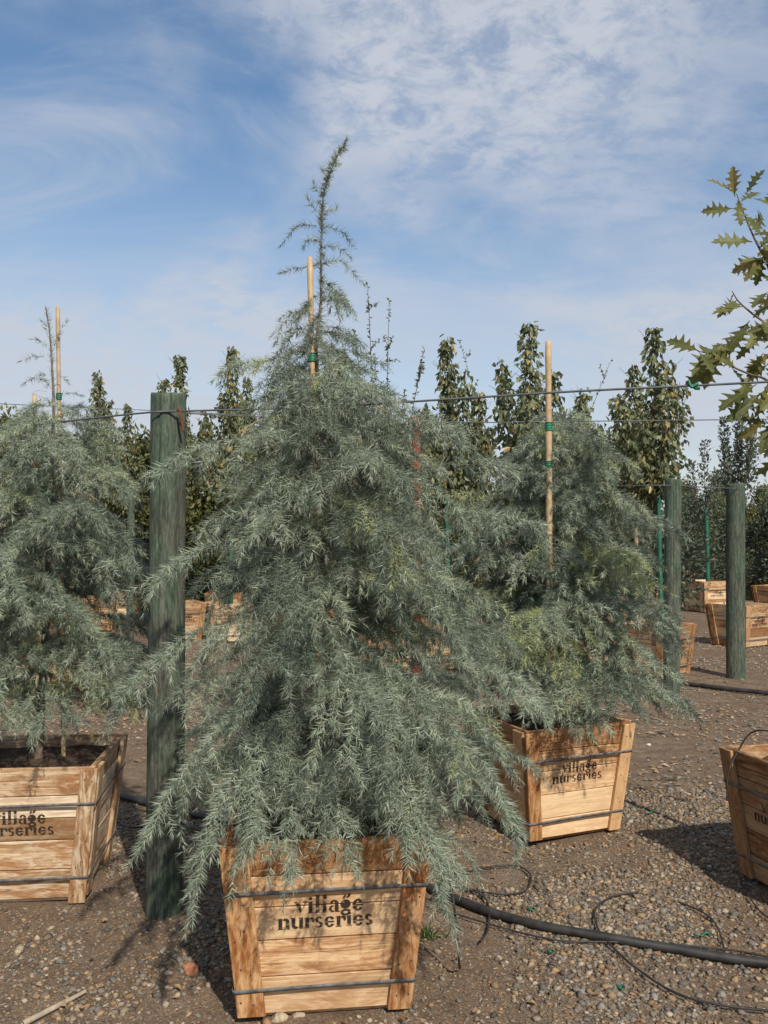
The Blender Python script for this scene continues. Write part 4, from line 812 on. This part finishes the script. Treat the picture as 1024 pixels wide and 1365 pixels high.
# ------------------------------------------------------------------ gravel and litter
def ico():
    bm = bmesh.new(); bmesh.ops.create_icosphere(bm, subdivisions=1, radius=1.0); V = np.array([v.co[:] for v in bm.verts]); Fa = np.array([[v.index for v in f.verts] for f in bm.faces]); bm.free(); return V, Fa
def octa(): return np.array([(1, 0, 0), (-1, 0, 0), (0, 1, 0), (0, -1, 0), (0, 0, 1), (0, 0, -1)], float), np.array([(0, 2, 4), (2, 1, 4), (1, 3, 4), (3, 0, 4)])
def vnoise(x, y, sc, seed):
    r = np.random.default_rng(seed); g = r.uniform(0, 1, (64, 64)); X, Y = x * sc + 20, y * sc + 20; xi, yi = np.floor(X).astype(int), np.floor(Y).astype(int); fx, fy = X - xi, Y - yi; fx = fx * fx * (3 - 2 * fx); fy = fy * fy * (3 - 2 * fy)
    G = lambda a, b_: g[a % 64, b_ % 64]; return (G(xi, yi) * (1 - fx) + G(xi + 1, yi) * fx) * (1 - fy) + (G(xi, yi + 1) * (1 - fx) + G(xi + 1, yi + 1) * fx) * fy
PAL = np.array([(0.30, 0.235, 0.165), (0.20, 0.165, 0.130), (0.155, 0.148, 0.140), (0.25, 0.225, 0.19), (0.33, 0.23, 0.14), (0.125, 0.105, 0.085), (0.21, 0.20, 0.185), (0.26, 0.165, 0.10), (0.38, 0.32, 0.25)])
def scatter(name, n, ylo, yhi, size, geo, seed, label):
    r = np.random.default_rng(seed); Y = np.sqrt(r.uniform(ylo ** 2, yhi ** 2, n)); X = Y * r.uniform(-0.60, 0.60, n)
    d = 0.65 * vnoise(X, Y, 1.1, 3) + 0.35 * vnoise(X, Y, 3.1, 4)
    # bare dirt in the lower left and along the bottom edge, stones thick at the right
    bias = 0.30 + 0.55 * np.clip((X + 0.35) * 0.9, 0, 1) + 0.35 * np.exp(-((X + 0.75) / 0.45) ** 2 - ((Y - 3.25) / 0.30) ** 2) - 0.25 * np.exp(-((Y - 2.6) / 0.22) ** 2)
    keep = r.uniform(0, 1, n) < np.clip((d - 0.5) * 3.6 + bias, 0.05 if name == 'gravel' else 0.45, 1)
    for c_ in (MAIN, LEFT, RIGHT, EDGE): keep &= np.hypot(X - c_.x, Y - c_.y) > 0.30
    X, Y = X[keep], Y[keep]; n = len(X); gv, gf = geo; s = size * np.exp(r.normal(0, 0.36, n)); s = np.clip(s, size * 0.45, size * 2.2)
    jit = r.uniform(0.62, 1.38, (n, len(gv), 1)) * gv[None]; jit *= np.stack([s * r.uniform(0.8, 1.3, n), s * r.uniform(0.7, 1.1, n), s * r.uniform(0.45, 0.75, n)], -1)[:, None]
    a = r.uniform(0, 6.28, n); ca, sa = np.cos(a)[:, None], np.sin(a)[:, None]; tl = r.normal(0, 0.3, n)[:, None]
    x = jit[..., 0] * ca - jit[..., 1] * sa; y = jit[..., 0] * sa + jit[..., 1] * ca; z = jit[..., 2] + tl * x * 0.6
    V = np.stack([x + X[:, None], y + Y[:, None], z + (hgt(X, Y) + s * 0.28)[:, None]], -1).reshape(-1, 3); Fa = (gf[None] + (np.arange(n) * len(gv))[:, None, None]).reshape(-1, 3)
    col = PAL[r.integers(0, len(PAL), n)] * r.uniform(0.6, 1.1, (n, 1)) * (1.0, 0.97, 0.92); col = np.concatenate([col, np.ones((n, 1))], 1)
    tag(link(name, np_mesh(name, V, Fa, {'col': ('FLOAT_COLOR', np.repeat(col, len(gv), 0))}), M['stone']), label, name, None, 'stuff'); print(name, n)
scatter('gravel', 62000, 2.2, 5.4, 0.0080, ico(), 1, 'loose tan and grey gravel covering the near ground')
scatter('gravel', 52000, 5.4, 15.0, 0.0125, octa(), 2, 'finer looking gravel on the ground farther back')
scatter('grit', 120000, 2.2, 5.2, 0.0042, octa(), 6, 'fine grit between the larger stones of the near ground')
def litter(n, ylo, yhi):
    r = np.random.default_rng(77); Y = np.sqrt(r.uniform(ylo ** 2, yhi ** 2, n)); X = Y * r.uniform(-0.6, 0.6, n); P = np.stack([X, Y, hgt(X, Y) + r.uniform(0.010, 0.026, n)], -1); a = r.uniform(0, 6.28, n); D = np.stack([np.cos(a), np.sin(a), r.normal(0, 0.2, n)], -1); D /= np.linalg.norm(D, axis=1, keepdims=True)
    V, Fa = leaf_geo(P, D, np.array([0, 0, 1.0]) + r.normal(0, 0.35, (n, 3)), r.uniform(0.012, 0.05, n), np.where(r.random(n) < 0.7, r.uniform(0.0015, 0.004, n), r.uniform(0.006, 0.024, n))); tag(link('leaf_litter', np_mesh('leaf_litter', V, Fa, {'tint': ('FLOAT', np.repeat(r.uniform(0, 1, n), 4))}), M['litter']), 'small dry leaves and bits scattered over the ground', 'leaves', None, 'stuff')
litter(4200, 2.3, 13)

# ------------------------------------------------------------------ small things on the ground
def lump(name, px, py, sx, sy, sz, mat, label, cat, seed, rz=0.0, sub=2):
    bm = bmesh.new(); bmesh.ops.create_icosphere(bm, subdivisions=sub, radius=1.0); r = random.Random(seed); ph = [r.uniform(0, 6) for _ in range(4)]
    for v in bm.verts:
        k = 1 + 0.16 * math.sin(3 * v.co.x + ph[0]) + 0.14 * math.sin(4 * v.co.y + ph[1]) + 0.08 * math.sin(5 * v.co.z + ph[2]) + r.uniform(-.09, .09); v.co = Vector((v.co.x * sx * k, v.co.y * sy * k, max(v.co.z, -0.55) * sz * k))
    me = bpy.data.meshes.new(name); bm.to_mesh(me); bm.free()
    g = gnd(px, py); o = link(name, me, mat); o.location = (g.x, g.y, float(hgt(g.x, g.y)) + sz * 0.2); o.rotation_euler = (0, 0, rz); return tag(o, label, cat)
lump('stone', 24, 1268, 0.019, 0.017, 0.015, M['pale'], 'pale yellowish stone near the left edge of the ground', 'stone', 1)
lump('stone', 865, 992, 0.016, 0.013, 0.012, m_plain('white_stone', (0.62, 0.60, 0.55), 0.7, 0.3, 0.1), 'small white stone right of the angled crate', 'stone', 2)
lump('stone', 372, 1357, 0.030, 0.022, 0.020, M['pale'], 'pale stone at the foot of the foreground crate', 'stone', 3, 0.5)
lump('stone', 398, 1352, 0.024, 0.020, 0.017, m_plain('tan_stone', (0.36, 0.28, 0.20), 0.8, 0.3, 0.2), 'tan stone beside the pale one under the foreground crate', 'stone', 4, 1.2)
g = gnd(255, 1299); bm = bmesh.new(); bmesh.ops.create_cone(bm, cap_ends=True, segments=22, radius1=0.026, radius2=0.025, depth=0.007); bmesh.ops.bevel(bm, geom=bm.edges[:], offset=0.0022, segments=1, affect='EDGES')
for v in bm.verts: v.co.y *= 1.18; v.co.x *= 1 + 0.06 * math.sin(2 * v.co.y / 0.03)
me = bpy.data.meshes.new('terracotta_disc'); bm.to_mesh(me); bm.free(); o = link('terracotta_disc', me, M['terra']); o.location = (g.x, g.y, 0.018); o.rotation_euler = (math.radians(24), 0.12, 0.3); tag(o, 'flat round terracotta disc left of the foreground crate', 'disc')
tag(tube_obj('stick', [p + Vector((0, 0, 0.006)) for p in on([(30, 1372), (62, 1356), (90, 1343), (114, 1331)], 0.008)], np.interp(np.linspace(0, 1, 25), [0, 0.5, 1], [0.010, 0.009, 0.006]), M['stick'], None, 7), 'pale dry stick lying in the lower left corner', 'stick')
for k, (x, y, dx, dy, lab) in enumerate(((129, 1164, 12, -5, 'green tape scrap right of the left crate'), (256, 1108, 20, -4, 'green tape scrap beside the thick green post'), (299, 1199, 8, -2, 'green tape scrap left of the foreground crate'), (868, 1087, 12, -5, 'green tape scrap right of the angled crate'),
                                       (708, 1217, 9, 3, 'green tape scrap above the thick hose'), (734, 1275, 7, 3, 'green tape scrap just below the thick hose'), (938, 1250, 22, -2, 'green tape scrap right of the looping tube'), (827, 1322, 9, 4, 'green tape scrap near the lower right'))):
    tag(tube_obj('tape_scrap', on([(x - dx / 2, y - dy / 2), (x - 1, y + 2), (x + 2, y - 1), (x + dx / 2, y + dy / 2)], 0.018), [0.004 + 0.002 * math.sin(i * 1.7) for i in range(13)], M['tape'], None, 5, 4), lab, 'tape scrap', 'green tape scraps')
r = np.random.default_rng(9); g = gnd(574, 1252); n = 46; P = np.array([[g.x, g.y, 0.0]]) + r.normal(0, 0.018, (n, 3)) * (1.6, 1, 0); D = r.normal(0, 0.6, (n, 3)) + (0, 0, 1.0); D[:, 2] = abs(D[:, 2]); D /= np.linalg.norm(D, axis=1, keepdims=True)
V, Fa = leaf_geo(P, D, r.normal(size=(n, 3)), r.uniform(0.03, 0.075, n), np.full(n, 0.005)); tag(link('weed', np_mesh('weed', V, Fa, {'tint': ('FLOAT', np.repeat(r.uniform(0, 0.7, n), 4))}), M['weed']), 'small grassy weed right of the foreground crate', 'weed')
